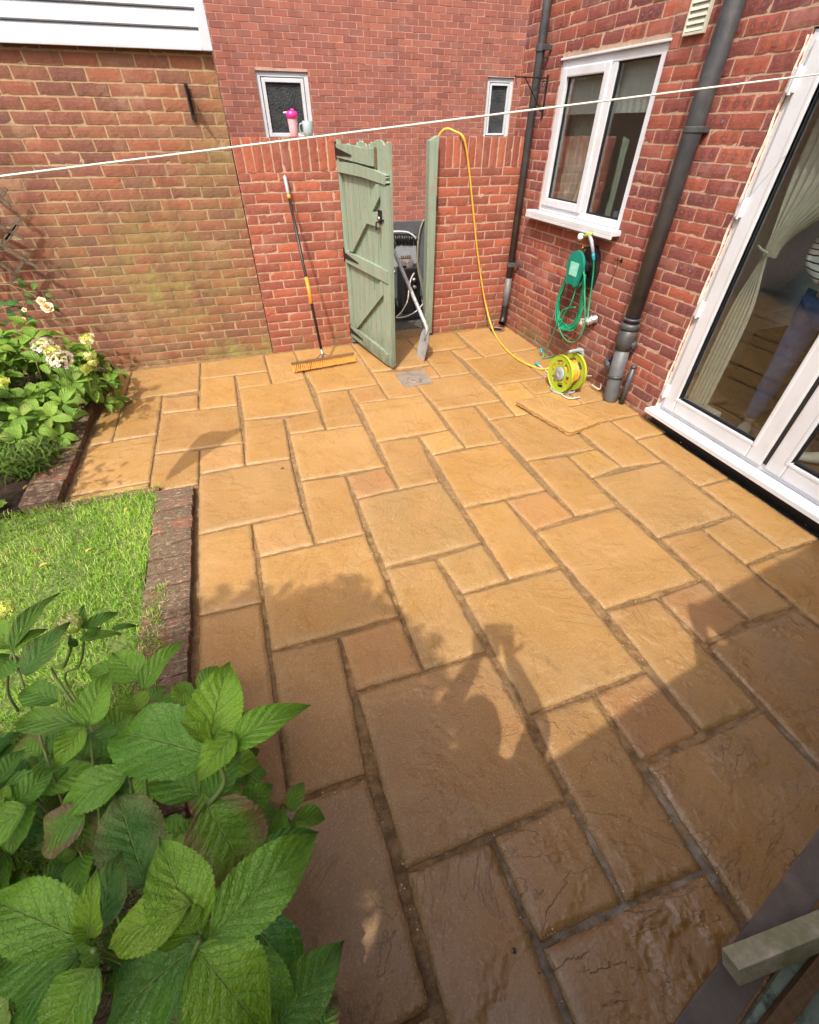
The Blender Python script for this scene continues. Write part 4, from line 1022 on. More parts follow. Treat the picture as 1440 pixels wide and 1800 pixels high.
ledge([(.0,1.462)]+[(.45,1.452),(.815,1.428)]+ragged((.842,1.437),(.832,1.490),5,.010)+[(.60,1.512)]+ragged((.30,1.528),(.0,1.532),4,.006))
ledge([(.02,.776),(.822,.752),(.824,.846),(.02,.872)]); ledge([(.0,.072),(.786,.024),(.790,.134),(.0,.182)])
ledge([(.445,1.144),(.716,1.142),(.716,1.240),(.445,1.236)], .047)
ledge([(.075,.882),(.165,.880),(.722,1.348),(.722,1.428),(.660,1.422)], .046, 'brace'); ledge([(.0,.190),(.145,.188),(.722,.640),(.722,.745),(.690,.745)], .046, 'brace')
ledge([(.728,.028),(.852,.024),(.852,1.424),(.728,1.426)], .043, 'stile')
mb = MB(); gprism(mb, [(.628,1.515),(.650,1.515),(.650,1.640),(.628,1.640)], .0195, .030); part('batten', mb, 'browntimber', gate)
for zc in (1.605, .838, .140):
    mb = MB(); gprism(mb, [(-.004,zc-.030),(.285,zc-.012+(-.018)),(.290,zc-.004-.018),(.0,zc+.020)], .0535, .0575)
    gprism(mb, [(-.030,zc-.052),(-.002,zc-.052),(-.002,zc+.052),(-.030,zc+.052)], .030, .052)
    mb.tube([MG @ Vector((-.005,.050,zc-.055)), MG @ Vector((-.005,.050,zc+.055))], .008, 10)
    part('hinge', mb, 'black_metal', gate)
mb = MB(); gprism(mb, [(.690,1.175),(.752,1.175),(.752,1.262),(.690,1.262)], .048, .051); mb.tube([MG @ Vector((.70,.057,1.20)), MG @ Vector((.78,.052,1.20))], .006, 8); mb.tube([MG @ Vector((.722,.05,1.19)), MG @ Vector((.722,.085,1.18)), MG @ Vector((.722,.088,1.13))], .007, 8)
part('latch', mb, 'black_metal', gate)
mb = MB(); mb.lathe([(.004,0),(.016,.004),(.018,.012),(.010,.02)], frame_M(MG @ Vector((.722,.052,1.205)), gn), 14); part('latch_knob', mb, 'steel', gate, smooth=True)

# ================================================================== THINGS ABOUT THE PATIO
# ---- loose slab
ls = MB(); c = [Wz(908,704,.050), Wz(1003,760,.036), Wz(1056,740,.036), Wz(962,693,.050)]
def loose(mb, c, th, seed, colr):
    A,B,C,D = c; nx = int((B-A).length/.02); ny = max(4, int((D-A).length/.02)); vs = []; cen = (A+B+C+D)/4
    for j in range(ny+1):
        for i in range(nx+1):
            fx, fy = i/nx, j/ny; p = A*(1-fx)*(1-fy)+B*fx*(1-fy)+C*fx*fy+D*(1-fx)*fy; e = i in (0,nx) or j in (0,ny)
            o = (p-cen); o.z = 0; o.normalize(); wob = .006*mnoise.noise(Vector((p.x*17,p.y*17,seed))) if e else 0
            z = p.z+.0025*mnoise.noise(Vector((p.x*6,p.y*6,seed)))-(.005 if e else 0); vs.append((p.x+o.x*wob, p.y+o.y*wob, z))
    W = nx+1; fs = [(b*W+a, b*W+a+1, (b+1)*W+a+1, (b+1)*W+a) for b in range(ny) for a in range(nx)]
    if (B-A).cross(D-A).z < 0: fs = [f[::-1] for f in fs]; fl = True
    else: fl = False
    ring_ = list(range(nx+1))+[b*W+nx for b in range(1,ny+1)]+[ny*W+a for a in range(nx-1,-1,-1)]+[b*W for b in range(ny-1,0,-1)]
    b0 = len(vs); m = len(ring_)
    for lv in range(3):
        for q in ring_: x, y, z = vs[q]; vs.append((x+rng.uniform(-.003,.003), y+rng.uniform(-.003,.003), z-th*(lv+1)/3+rng.uniform(-.001,.001)))
    rows = [ring_]+[[b0+lv*m+k for k in range(m)] for lv in range(3)]
    for r0, r1 in zip(rows, rows[1:]):
        for k in range(m):
            f = (r0[(k+1)%m], r0[k], r1[k], r1[(k+1)%m]); fs.append(f[::-1] if fl else f)
    mb.add(vs, fs, slab=colr, slab2=(.35,.25,.5), rim=0.0)
loose(ls, c, .029, 3, (.40,.235,.080))
tag(ls.obj('paving_slab','paving',smooth=False), 'loose unlaid sandstone slab resting on the patio below the hose reel', 'paving slab')

# ---- push broom leaning on the wall
bt = Vector((-.748, 4.122, 1.447)); bb = Vector((-.697, 3.594, .085)); bdir = (bt-bb).normalized(); BL_ = (bt-bb).length
broom = thing('push_broom', 'push broom with orange bristles leaning against the short brick wall', 'broom', tuple(bb))
def along(t): return bb+bdir*t*BL_
mb = MB(); mb.tube([along(.05), along(.99)], .0125, 14); part('handle', mb, 'black', broom, smooth=True)
mb = MB(); mb.tube([along(.325), along(.475)], .0155, 14); part('grip', mb, 'broomorange', broom, smooth=True)
mb = MB(); mb.tube([along(.885), along(.905)], .0155, 14); part('grip_ring', mb, 'broomorange', broom, smooth=True)
mb = MB(); mb.tube([along(.90), along(.915), along(.99), along(1.0)], [.011,.0155,.015,.006], 14); part('grip_end', mb, 'grey_plastic', broom, smooth=True)
mb = MB(); mb.tube([along(-.005), along(.055)], .0135, 12); mb.tube([along(.0), along(-.012)], .02, 12); part('ferrule', mb, 'steel', broom, smooth=True)
hx = Vector((.615, .06, 0)).normalized(); hz = (bdir-hx*bdir.dot(hx)).normalized(); hy = hz.cross(hx)
MH = Matrix(((hx.x,hy.x,hz.x,bb.x),(hx.y,hy.y,hz.y,bb.y),(hx.z,hy.z,hz.z,bb.z),(0,0,0,1)))
mb = MB(); mb.box((-.305,-.026,-.018),(.305,.026,.006), MH, .004); mb.tube([MH @ Vector((-.06,0,.006)), along(.03)], .004, 6); mb.tube([MH @ Vector((.06,0,.006)), along(.03)], .004, 6); part('head', mb, 'browntimber', broom)
bm_ = MB()
for i in range(34):
    for j in range(5):
        x = -.295+.59*i/33; y = -.021+.042*j/4
        for k in range(9):
            a = rng.uniform(0, 6.28); sx, sy = x*1.03+rng.gauss(0,.0028), y*1.9+rng.gauss(0,.005)
            p0 = MH @ Vector((x+.003*math.cos(a), y+.003*math.sin(a), -.017)); p1 = MH @ Vector((sx, sy, -.080+rng.uniform(-.004,.006)))
            if p1.z < .003: p1.z = .003
            w = hx*.0011; w2 = hy*.0011; bm_.add([p0-w-w2, p0+w-w2, p0+w2, p1-w-w2, p1+w-w2, p1+w2], [(0,1,4,3),(1,2,5,4),(2,0,3,5)])
part('bristles', bm_, 'bristle', broom)

# ---- shovel standing in the gateway
p0a, p0b = Wz(731,622,.0), Wz(747,637,.004)
t0 = Wz(751,577,.285)
d_ = sight(692,440); o_ = Vector(CAM)-t0; dd = Vector(d_); A_ = dd.dot(dd); B_ = 2*o_.dot(dd); C__ = o_.dot(o_)-.80**2
disc = B_*B_-4*A_*C__; tt = (-B_+math.sqrt(disc))/(2*A_) if disc > 0 else -B_/(2*A_)
t1 = Vector(CAM)+dd*tt
shv = thing('shovel', 'grey metal shovel standing blade down in the open gateway', 'shovel', tuple(p0b))
bw = (p0b-p0a); up_ = (t0-(p0a+p0b)/2); mb = MB(); nx, nz = 8, 10; vs = []
blade_n = bw.cross(up_).normalized(); bwn = bw.normalized(); BW = .20
for side in (0, 1):
    for j in range(nz+1):
        for i in range(nx+1):
            fx, fz = i/nx, j/nz; wid = BW*(1.0 if fz < .82 else 1-(fz-.82)*1.6)
            p = (p0a+p0b)/2+bwn*(fx-.5)*wid+up_*fz*.92-blade_n*(.022*(1-(2*fx-1)**2)*(.4+.6*fz))+blade_n*(.003 if side else 0)
            vs.append(p)
n1 = (nx+1)*(nz+1); fs = [(j*(nx+1)+i, j*(nx+1)+i+1, (j+1)*(nx+1)+i+1, (j+1)*(nx+1)+i) for j in range(nz) for i in range(nx)]
mb.add(vs, fs+[tuple(q+n1 for q in f[::-1]) for f in fs]); part('blade', mb, 'shovel', shv, smooth=True)
mb = MB(); mb.tube([(p0a+p0b)/2+up_*.62, t0, t0+(t1-t0)*.12, t1], [.010,.019,.0185,.0175], 16); part('shaft', mb, 'shovel', shv, smooth=True)
mb = MB(); q = (t1-t0).normalized(); s_ = q.cross(Vector((0,0,1))).normalized(); mb.tube([t1, t1+q*.05+s_*.05, t1+q*.11+s_*.05, t1+q*.11-s_*.05, t1+q*.05-s_*.05, t1], .011, 10); part('handle', mb, 'black', shv)

# ---- washing-up left on the wall top
wt = 1.692
bo = thing('shaker_bottle', 'pink-lidded shaker bottle standing on the wall in front of the neighbour\'s window', 'bottle', (-.610, 4.215, wt))
T = Matrix.Translation((-.610, 4.215, wt))
mb = MB(); mb.lathe([(.030,0),(.034,.004),(.035,.05),(.040,.11),(.043,.125)], T, 24); part('cup', mb, 'milky', bo, smooth=True)
mb = MB(); mb.lathe([(.045,.112),(.046,.140),(.042,.146),(.040,.150),(.038,.154),(.015,.156)], T, 24); mb.tube([(-.610+.008,4.215,wt+.150),(-.610+.008,4.215,wt+.168)], .014, 12); part('lid', mb, 'pink', bo, smooth=True)
mb = MB(); mb.box((-.675,4.207,wt+.140),(-.640,4.223,wt+.150), None, .004); part('spout_cap', mb, 'lace', bo)
mg = thing('mug', 'pale teal mug on the wall top beside the pink bottle', 'mug', (-.492, 4.215, wt))
T = Matrix.Translation((-.492, 4.215, wt))
mb = MB(); mb.lathe([(.030,0),(.036,.004),(.041,.03),(.043,.094),(.0405,.097),(.038,.092),(.034,.02),(.005,.012)], T, 26); part('body', mb, 'mug', mg, smooth=True)
mb = MB(); mb.tube(spline([(-.532,4.215,wt+.080),(-.556,4.215,wt+.074),(-.562,4.215,wt+.045),(-.550,4.215,wt+.022),(-.528,4.215,wt+.020)],5), .0055, 8); part('handle', mb, 'mug', mg, smooth=True)

# ---- floor hose reel
cL, cR = Wz(984.5,657,.160), Wz(1019,649,.168)
ax = (cR-cL); ax.z = .0; RD = .156
reel = thing('hose_reel', 'lime green floor-standing hose reel wound with orange-yellow hose', 'hose reel', (cR.x, cR.y, 0))
axn = ax.normalized(); WD = .135; cR2 = cL+axn*WD
def disc(mb, c, face):
    m = frame_M(c, axn, Vector((0,0,1))); n = 48; 
    # annular plate with six oval holes: built as strips
    def pt(r, a, h): return m @ Vector((r*math.cos(a), r*math.sin(a), h))
    rr = [.056, .078, .116, .132, RD-.004, RD]; hh = [0,0,0,0,.002,.007]
    for hz_ in (0, .008):
        for k in range(len(rr)-1):
            for i in range(n):
                a0, a1 = 2*math.pi*i/n, 2*math.pi*(i+1)/n
                if k == 1 and (i % 8) not in (0, 1, 2): continue
                q = [pt(rr[k],a0,hh[k]*face+hz_), pt(rr[k+1],a0,hh[k+1]*face+hz_), pt(rr[k+1],a1,hh[k+1]*face+hz_), pt(rr[k],a1,hh[k]*face+hz_)]
                mb.add(q, [(0,1,2,3)])
    for i in range(n):
        a0, a1 = 2*math.pi*i/n, 2*math.pi*(i+1)/n
        mb.add([pt(RD,a0,-.006),pt(RD,a1,-.006),pt(RD,a1,.016),pt(RD,a0,.016)], [(0,1,2,3)])
        if (i % 8) not in (0,1,2):
            for r_ in (.078,.116): mb.add([pt(r_,a0,0),pt(r_,a1,0),pt(r_,a1,.008),pt(r_,a0,.008)], [(0,1,2,3)])
for c_ in (cL, cR2):
    mb = MB(); disc(mb, c_, -1); part('flange', mb, 'lime', reel)
mb = MB(); mb.lathe([(.050,-.004),(.052,.0),(.05,WD)], frame_M(cL, axn), 28); part('drum', mb, 'lime', reel, smooth=True)
mb = MB(); mb.lathe([(.004,-.012),(.02,-.012),(.026,-.016),(.036,-.010),(.052,-.012),(.060,-.004)], frame_M(cL, axn), 30); part('hub', mb, 'grey_plastic', reel, smooth=True)
mb = MB(); hm = frame_M(cL, axn, Vector((0,0,1))); pts = []
turns = 8.0; 
for lay in range(2):
    for i in range(int(turns*24)):
        t = i/(turns*24); a_ = 2*math.pi*i/24; x_ = .014+(WD-.028)*(t if lay == 0 else 1-t)+.004*math.sin(i*.37); r_ = .070+.020*lay+.005*math.sin(i*.9+lay*2)
        pts.append(hm @ Vector((r_*math.cos(a_), r_*math.sin(a_), x_)))
mb.tube(pts, .0098, 8); part('wound_hose', mb, 'ohose', reel, smooth=True)
fx = cR2+axn*.022; side = Vector((-axn.y, axn.x, 0))
mb = MB(); Mf = frame_M(Vector((fx.x, fx.y, 0)), axn, Vector((0,0,1)))      # local x up, y sideways, z along the axle
for poly in ([(.0,-.060),(.030,-.070),(.33,-.034),(.355,-.02),(.355,.02),(.33,.034),(.030,.070),(0,.060),(.0,.04),(.05,.045),(.29,.018),(.29,-.018),(.05,-.045),(0,-.04)],): 
    mb.prism([(x, y) for x, y in poly], .018, Mf)
part('frame', mb, 'grey_plastic', reel)
mb = MB(); tp = Vector((fx.x, fx.y, .342)); mb.tube([tp, tp-axn*.06+Vector((0,0,.006)), tp-axn*.115], .013, 10); mb.box((-.018,-.03,-.012),(.018,.03,.012), Matrix.Translation(tp), .004); part('handle', mb, 'grey_plastic', reel)
mb = MB(); b1 = Vector((fx.x, fx.y, .010)); f1 = cL-axn*.02; f1.z = .010
mb.tube(spline([b1+side*.06, b1-axn*.06+side*.085, f1+side*.05, f1-side*.06, b1-axn*.06-side*.095, b1-side*.06],6), .008, 8); part('base_tube', mb, 'grey_plastic', reel, smooth=True)
mb = MB(); q = cL+axn*.05+side*.0; e0 = Vector((q.x,q.y,.02))

# ---- the yellow hose from over the wall to the reel
hp = [(.66,4.32,1.60),(.70,4.24,1.715),(.745,4.20,1.745)]+[tuple(Wy(u,v,y)) for u,v,y in ((800,231,4.16),(813,239,4.10),(820,262,4.095),(826,310,4.105),(832,370,4.108),(838,430,4.108),(846,490,4.10),(855,540,4.06))]+[tuple(Wz(u,v,.03)) for u,v in ((868,583),)]+[tuple(Wz(u,v,.012)) for u,v in ((888,612),(915,634),(945,647))]+[tuple(Wz(962,648,.03)), tuple(Wz(972,644,.07)), tuple(cL+axn*.05-side*.03+Vector((0,0,-.075)))]
mb = MB(); mb.tube(spline(hp, 8), .0092, 10)
tag(mb.obj('garden_hose','yhose',smooth=True), 'yellow garden hose hanging over the wall and trailing to the lime green reel', 'hose')
# short pale lead from the reel
c1_ = Wz(945,640,.02); mb = MB(); mb.tube(spline([c1_, Wz(955,648,.012), Wz(966,657,.012), Wz(978,674,.012), Wz(985,690,.012), Wz(1000,700,.012), Wz(1020,698,.015)],8), .0065, 8)
ph = tag(mb.obj('connector_hose','paleh',smooth=True), 'short pale hose with an aqua connector lying beside the lime reel', 'hose')
mb = MB(); dv = (Wz(955,648,.012)-c1_).normalized(); mb.lathe([(.007,-.03),(.012,-.028),(.014,-.01),(.0105,-.004),(.0135,.002),(.013,.022),(.009,.026)], frame_M(c1_, dv), 16); part('connector', mb, 'aqua', ph, smooth=True)
mb = MB(); q2 = Vector((fx.x,fx.y,0))
mb.tube(spline([(q2.x,q2.y,.12)]+[tuple(Wz(u,v,.03)) for u,v in ((1046,662),(1056,672),(1054,684),(1040,676))],8), .0065, 8)
tag(mb.obj('connector_hose','paleh',smooth=True), 'pale hose curling from the back of the lime reel behind the soil pipe', 'hose')

# ---- green wall-mounted reel, spray gun, insulated tap
wr = thing('wall_hose_reel', 'green hose reel hung on the house wall below the window', 'hose reel', (HX, 2.9, .85))
cF = Wx(1009, 474, 1.385); cyl = Matrix(((0,0,-1,0),(1,0,0,0),(0,1,0,0),(0,0,0,1)))
def wrM(x, y, z): return Matrix(((0,0,-1,x),(1,0,0,y),(0,1,0,z),(0,0,0,1)))     # local z points out of the wall
yc, zc = cF.y, cF.z
mb = MB(); poly = []
for i in range(25):
    a_ = math.pi*(i/24)*1.16-.25; poly.append((.105*math.cos(a_)*1.0, .035+.105*math.sin(a_)))
poly += [(-.075,-.11),(-.045,-.128),(-.03,-.112),(.03,-.112),(.045,-.128),(.075,-.11)]
mb.prism(poly, .022, wrM(1.405, yc, zc)); part('front_cover', mb, 'teal', wr)
mb = MB(); mb.prism([(-.05,-.045),(.05,-.045),(.056,.055),(-.056,.055)], .003, wrM(1.383, yc, zc)); part('label', mb, 'pale_teal', wr)
mb = MB(); mb.lathe([(.055,0),(.055,.12)], wrM(1.53, yc, zc+.01), 24); mb.prism([(-.10,-.12),(.10,-.12),(.115,.0),(.09,.10),(.03,.17),(-.03,.17),(-.09,.10),(-.115,0)], .035, wrM(1.555, yc, zc)); part('back_plate', mb, 'black', wr, smooth=False)
wrp = Vector((0, yc, zc))
mb = MB()
def hoseloop(px_pts, x0, jit_, r=.0062):
    pts = [Wx(u+rng.uniform(-jit_,jit_), v+rng.uniform(-jit_,jit_), x0+rng.uniform(-.012,.012)) for u, v in px_pts]
    mb.tube(spline(pts, 7, closed=True), r, 7, closed=True)
LP = [(1019,460),(1003,478),(989,505),(980,535),(978,560),(984,574),(997,582),(1010,577),(1020,556),(1025,520),(1027,485)]
for k in range(10):
    g_ = k/9; hoseloop([(1011+(u-1011)*(1-.10*g_*(v > 500)), v if v < 500 else v-(v-500)*.16*g_*rng.uniform(.6,1.2)) for u, v in LP], 1.425+.009*k, 2.6)
for k in range(4): hoseloop([(1019,461),(1009,476),(1006,492),(1012,505),(1021,500),(1026,484),(1026,468)], 1.44+.018*k, .8)
hoseloop([(1020,460),(1000,482),(984,520),(981,558),(986,585),(997,599),(1010,601),(1021,590),(1028,566),(1028,520),(1027,480)], 1.43, .6)
mb.tube(spline([Wx(1020,470,1.43), Wx(1013,505,1.42), Wx(1003,535,1.42), Wx(992,552,1.42), Wx(984,572,1.42)],8), .0062, 7)
mb.tube(spline([Wx(1012,540,1.45), Wx(990,545,1.42), Wx(979,570,1.40), Wx(968,598,1.42), Wz(958,622,.05), Wz(955,630,.012), Wz(975,625,.012), Wz(985,618,.012)],8), .0062, 7)
part('coiled_hose', mb, 'ghose', wr, smooth=True)
cq = Wz(952,617,.05); mb = MB(); mb.lathe([(.007,-.022),(.012,-.02),(.013,.0),(.010,.004),(.013,.01),(.012,.026)], frame_M(cq, Vector((-.2,.5,.8))), 14); part('connector', mb, 'aqua', wr, smooth=True)
sg = thing('spray_gun', 'spray gun with a white rose head hooked above the green reel', 'spray gun', tuple(Wx(1040,420,1.46)))
A1, A2, A3, A4 = Wx(1021,416,1.43), Wx(1036,412,1.45), Wx(1040,424,1.455), Wx(1043,446,1.46)
mb = MB(); mb.tube([A1-(A2-A1)*.12, A1, A1+(A2-A1)*.35], [.026,.027,.014], 18); part('rose', mb, 'lace', sg, smooth=True)
mb = MB(); mb.tube([A1+(A2-A1)*.3, A2, A2+(A2-A1)*.35], [.012,.014,.010], 14); part('barrel', mb, 'lime', sg, smooth=True)
mb = MB(); mb.tube([A2, A3, A4], [.013,.015,.012], 14); part('grip', mb, 'grey_plastic', sg, smooth=True)
mb = MB(); A5 = Wx(1044,458,1.465); mb.tube([A4, A4+(A5-A4)*.4, A4+(A5-A4)*.5, A5], [.013,.014,.011,.013], 14); part('connector', mb, 'aqua', sg, smooth=True)
mb = MB(); mb.tube(spline([A5, Wx(1043,480,1.49), Wx(1038,520,1.50), Wx(1034,550,1.49), Wx(1034,560,1.48)],6), .0062, 8); part('feed_hose', mb, 'ghose', sg, smooth=True)
hk = MB(); a1 = Wx(1026,438,1.50); hk.tube([(HX,a1.y,a1.z+.01),(1.50,a1.y,a1.z+.01),(1.48,a1.y,a1.z+.035)], .008, 10); hk.lathe([(.012,0),(.016,.006),(.016,.02),(.008,.026)], wrM(1.50,a1.y,a1.z+.01), 14); tag(hk.obj('brass_tap','brass',smooth=True), 'small brass tap on the wall just above the green reel', 'tap')
it = thing('insulated_tap', 'foil-wrapped outdoor tap low on the house wall under the green hose', 'tap', tuple(Wx(1040,562,1.5)))
T0 = Wx(1049,560,HX); T1 = Wx(1028,566,1.475); mb = MB(); dv = T1-T0; n_ = 14; m = frame_M(T0, dv); seg = 20; vs = []
for i in range(n_+1):
    for j in range(seg):
        a_ = 2*math.pi*j/seg; q = Vector((math.cos(a_)*2, math.sin(a_)*2, i*.45)); r_ = .036*(1+.28*mnoise.noise(q)+.12*mnoise.noise(q*3))*(1 if i < n_-1 else .6)
        if i in (4, 9): r_ *= .84
        vs.append(m @ Vector((r_*math.cos(a_), r_*math.sin(a_), dv.length*i/n_)))
mb.add(vs, [(i*seg+j, i*seg+(j+1)%seg, (i+1)*seg+(j+1)%seg, (i+1)*seg+j) for i in range(n_) for j in range(seg)]+[tuple(n_*seg+j for j in range(seg))]); part('wrapping', mb, 'foil', it, smooth=True)
mb = MB()
for k in range(26):
    p = T1+Vector((rng.uniform(-.02,.02), rng.uniform(-.01,.05), rng.uniform(-.035,.02))); s = rng.uniform(.006,.014); mb.lathe([(s*.3,-s*.7),(s,0),(s*.5,s*.6)], frame_M(p, (rng.gauss(0,1),rng.gauss(0,1),rng.gauss(0,1))), 6)
part('foam', mb, 'putty', it)
wh = Wx(1093,458,HX); mb = MB(); mb.tube([(HX,wh.y,wh.z),(HX-.035,wh.y,wh.z),(HX-.045,wh.y,wh.z+.02)], .004, 8); mb.tube(spline([(HX-.03,wh.y,wh.z),(HX-.02,wh.y+.045,wh.z-.005),(HX-.012,wh.y+.075,wh.z+.004)],5), .003, 6); mb.lathe([(.003,0),(.016,.002),(.014,.006)], wrM(HX,wh.y,wh.z), 12)
mb.tube(spline([(HX-.034,wh.y,wh.z),(HX-.015,wh.y+.02,wh.z-.08),(HX-.012,wh.y+.05,wh.z-.17),(HX-.012,wh.y+.03,wh.z-.10),(HX-.03,wh.y-.01,wh.z-.02)],6), .0012, 5)
tag(mb.obj('wall_hook','black_metal'), 'rusty wall hook with a loop of wire, left of the soil pipe', 'hook')

# ---- basket brackets
def scroll(mb, c, r, plane, turns=1.3, rad=.003):
    pts = []
    for i in range(22):
        t = i/21; a_ = t*turns*6.283; rr_ = r*(1-.75*t); pts.append(Vector(c)+Vector(plane[0])*rr_*math.cos(a_)+Vector(plane[1])*rr_*math.sin(a_))
    mb.tube(pts, rad, 6)
b0 = Wx(963,137,HX-.006); zt, yb = b0.z, b0.y; zb = zt-.235; ex = Wy(907,137,yb).x
mb = MB(); mb.box((HX-.010,yb-.009,zb-.02),(HX-.001,yb+.009,zt+.02), None, .002); mb.tube([(HX-.008,yb,zt),(ex,yb,zt),(ex-.012,yb,zt+.010)], .0052, 8); mb.tube([(HX-.008,yb,zb+.01),(ex+.09,yb,zt-.004)], .0048, 8)
scroll(mb, (HX-.035,yb,zt-.04), .026, ((1,0,0),(0,0,1))); scroll(mb, (HX-.032,yb,zb+.045), .022, ((1,0,0),(0,0,-1))); mb.tube([(ex,yb,zt),(ex+.004,yb,zt-.03),(ex+.014,yb,zt-.045)], .004, 6)
tag(mb.obj('basket_bracket','black_metal'), 'black scrolled hanging basket bracket beside the kitchen window', 'bracket', 'hanging basket brackets')
f0 = Wy(327,150,GY+.01); mb = MB(); y0_ = GY-.004
mb.add([(f0.x-.003,y0_,f0.z),(f0.x+.003,y0_,f0.z),(f0.x-.003,y0_-.17,f0.z-.005),(f0.x+.003,y0_-.17,f0.z-.005),(f0.x-.003,y0_,f0.z-.17),(f0.x+.003,y0_,f0.z-.17),(f0.x-.003,y0_-.05,f0.z-.09),(f0.x+.003,y0_-.05,f0.z-.09)], [(0,1,3,2),(0,2,6,4),(1,5,7,3),(2,3,7,6),(6,7,5,4)])
mb.box((f0.x-.014,y0_-.005,f0.z-.19),(f0.x+.014,y0_+.002,f0.z+.01))
tag(mb.obj('basket_bracket','black_metal'), 'dark iron bracket sticking out of the garage wall, seen edge on', 'bracket', 'hanging basket brackets')

# ---- washing line, and an unseen cloth added to cast a shadow on the paving
LA, LB = Vector((1.555,1.335,1.985)), None
pl_, pr_ = Vector(CAM)+Vector(sight(0,310))/np.linalg.norm(sight(0,310))*2.4, Vector(CAM)+Vector(sight(1440,130))/np.linalg.norm(sight(1440,130))*3.3
dl = (pr_-pl_); LA = pl_+dl*((HX-.004-pl_.x)/dl.x); LB = pl_-dl*.36
pts = []
for i in range(41):
    t = i/40; p = LA.lerp(LB, t); p.z -= 0.0; pts.append(p)
mb = MB(); mb.tube(pts, .0034, 8); wl = tag(mb.obj('washing_line','rope',smooth=True), 'white washing line stretched across the patio from the house wall', 'washing line')
mb = MB(); mb.tube([(LB.x,LB.y,-.1),(LB.x,LB.y,LB.z+.12)], .028, 14); tag(mb.obj('line_post','pipe',smooth=True), 'metal post at the far end of the washing line', 'post')
cm = MB(); vs = []; nx, nz = 14, 12
for j in range(nz+1):
    for i in range(nx+1):
        fz = j/nz; fx_ = i/nx; wd_ = .30*(1-fz)**.75+.01; xx = -2.30+(fx_-.62)*wd_; t = (xx-pl_.x)/dl.x; base = pl_+dl*t
        vs.append((xx-.25*fz, base.y-.31*fz+.02*math.sin(fx_*9)*(1-fz), base.z-.01-.36*fz+.05*math.sin(fx_*3.1)*(1-fz)))
cm.add(vs, [(j*(nx+1)+i, j*(nx+1)+i+1, (j+1)*(nx+1)+i+1, (j+1)*(nx+1)+i) for j in range(nz) for i in range(nx)])
tag(cm.obj('shadow_cloth','towel',smooth=True), 'grey cloth on the left of the washing line, added out of view for its shadow', 'cloth')

# ---- trellis at the far left of the garage wall
tl = thing('trellis', 'dark diamond trellis hung on the garage wall at the far left', 'trellis', (-2.9, 4.15, 1.2))
ty = 4.17
S1 = [((6,400),(42,420)),((0,429),(68,471)),((0,463),(32,485)),((0,348),(20,364))]; S2 = [((28,400),(0,438)),((48,447),(17,499)),((32,386),(9,420)),((8,335),(0,347))]
def bat(p, q, y, ext=0.0):
    P1, P2 = Wy(*p, y), Wy(*q, y); d = (P2-P1).normalized(); P1 = P1-d*ext; mb = MB(); w = Vector((d.z,0,-d.x))*.011; t = Vector((0,.008,0))
    vs = [P1-w-t,P1+w-t,P2+w-t,P2-w-t,P1-w+t,P1+w+t,P2+w+t,P2-w+t]; mb.add(vs, [(0,1,2,3),(7,6,5,4),(0,4,5,1),(1,5,6,2),(2,6,7,3),(3,7,4,0)]); part('batten', mb, 'trellis_wood', tl)
for p, q in S1: bat(p, q, ty-.06, .55)
for p, q in S2: bat(p, q, ty-.04, .02)
for k in range(4):
    P1 = Wy(-60-60*k, 330, ty-.04); mb = MB(); mb.tube([P1, P1+Vector((-.25,0,-.6))], .009, 4); part('batten', mb, 'trellis_wood', tl)

# ---- behind the gate: pressure washer, board and hoses
PY = 4.78
pw = thing('pressure_washer', 'black wheeled pressure washer with a chrome loop handle and a silver motor behind the gate', 'pressure washer', (.55, PY, 0))
mb = MB(); mb.tube(spline([Wy(672,420,PY), Wy(684,409,PY), Wy(700,407,PY), Wy(718,409,PY), Wy(731,419,PY), Wy(736,436,PY), Wy(737,470,PY), Wy(738,530,PY)],6), .010, 12); part('handle', mb, 'chrome', pw, smooth=True)
def wplate(mb, pxs, y, th=.02):
    vs = [Wy(u,v,y) for u,v in pxs]; n = len(vs); vs += [v+Vector((0,th,0)) for v in vs]; mb.add(vs, [tuple(range(n)), tuple(range(n,2*n))[::-1]]+[(i,n+i,n+(i+1)%n,(i+1)%n) for i in range(n)])
mb = MB(); wplate(mb, [(690,430),(731,432),(733,462),(690,470)][::-1], PY+.02); part('panel', mb, 'grey_plastic', pw)
mb = MB()
for k in range(22):
    u = 690+k*2.0; s_u = u; mb.tube(spline([Wy(s_u,412+.004*(k-8)**2,PY+.03), Wy(s_u+1+math.sin(k)*1.5,421,PY+.0+.01*math.sin(k*2.1)), Wy(s_u+math.sin(k*1.7)*1.5,431,PY+.03)],3), .011, 6)
part('cover', mb, 'black', pw, smooth=True)
mb = MB(); e = Wy(717,461,PY-.03); mb.box((e.x-.07,PY-.06,e.z-.03),(e.x+.06,PY+.02,e.z+.035), None, .014); mb.box((e.x-.03,PY-.08,e.z-.05),(e.x+.05,PY-.04,e.z+.02), frame_M(Vector((0,0,0)),(0,0,1)), .01); part('motor', mb, 'foil', pw, smooth=False)
mb = MB(); e2 = Wy(716,452,PY-.03); 
for k in range(5): mb.box((e2.x-.08+k*.026,PY-.05,e2.z-.005),(e2.x-.068+k*.026,PY-.03,e2.z+.02), None, .002)
mb.box((e2.x-.10,PY-.045,e2.z-.012),(e2.x+.05,PY-.02,e2.z-.005)); part('valve', mb, 'brass', pw)
mb = MB(); g1 = Wy(720,492,PY-.02); mb.box((g1.x-.12,PY-.10,.05),(g1.x+.11,PY+.10,g1.z+.14), None, .02); part('body', mb, 'black', pw)
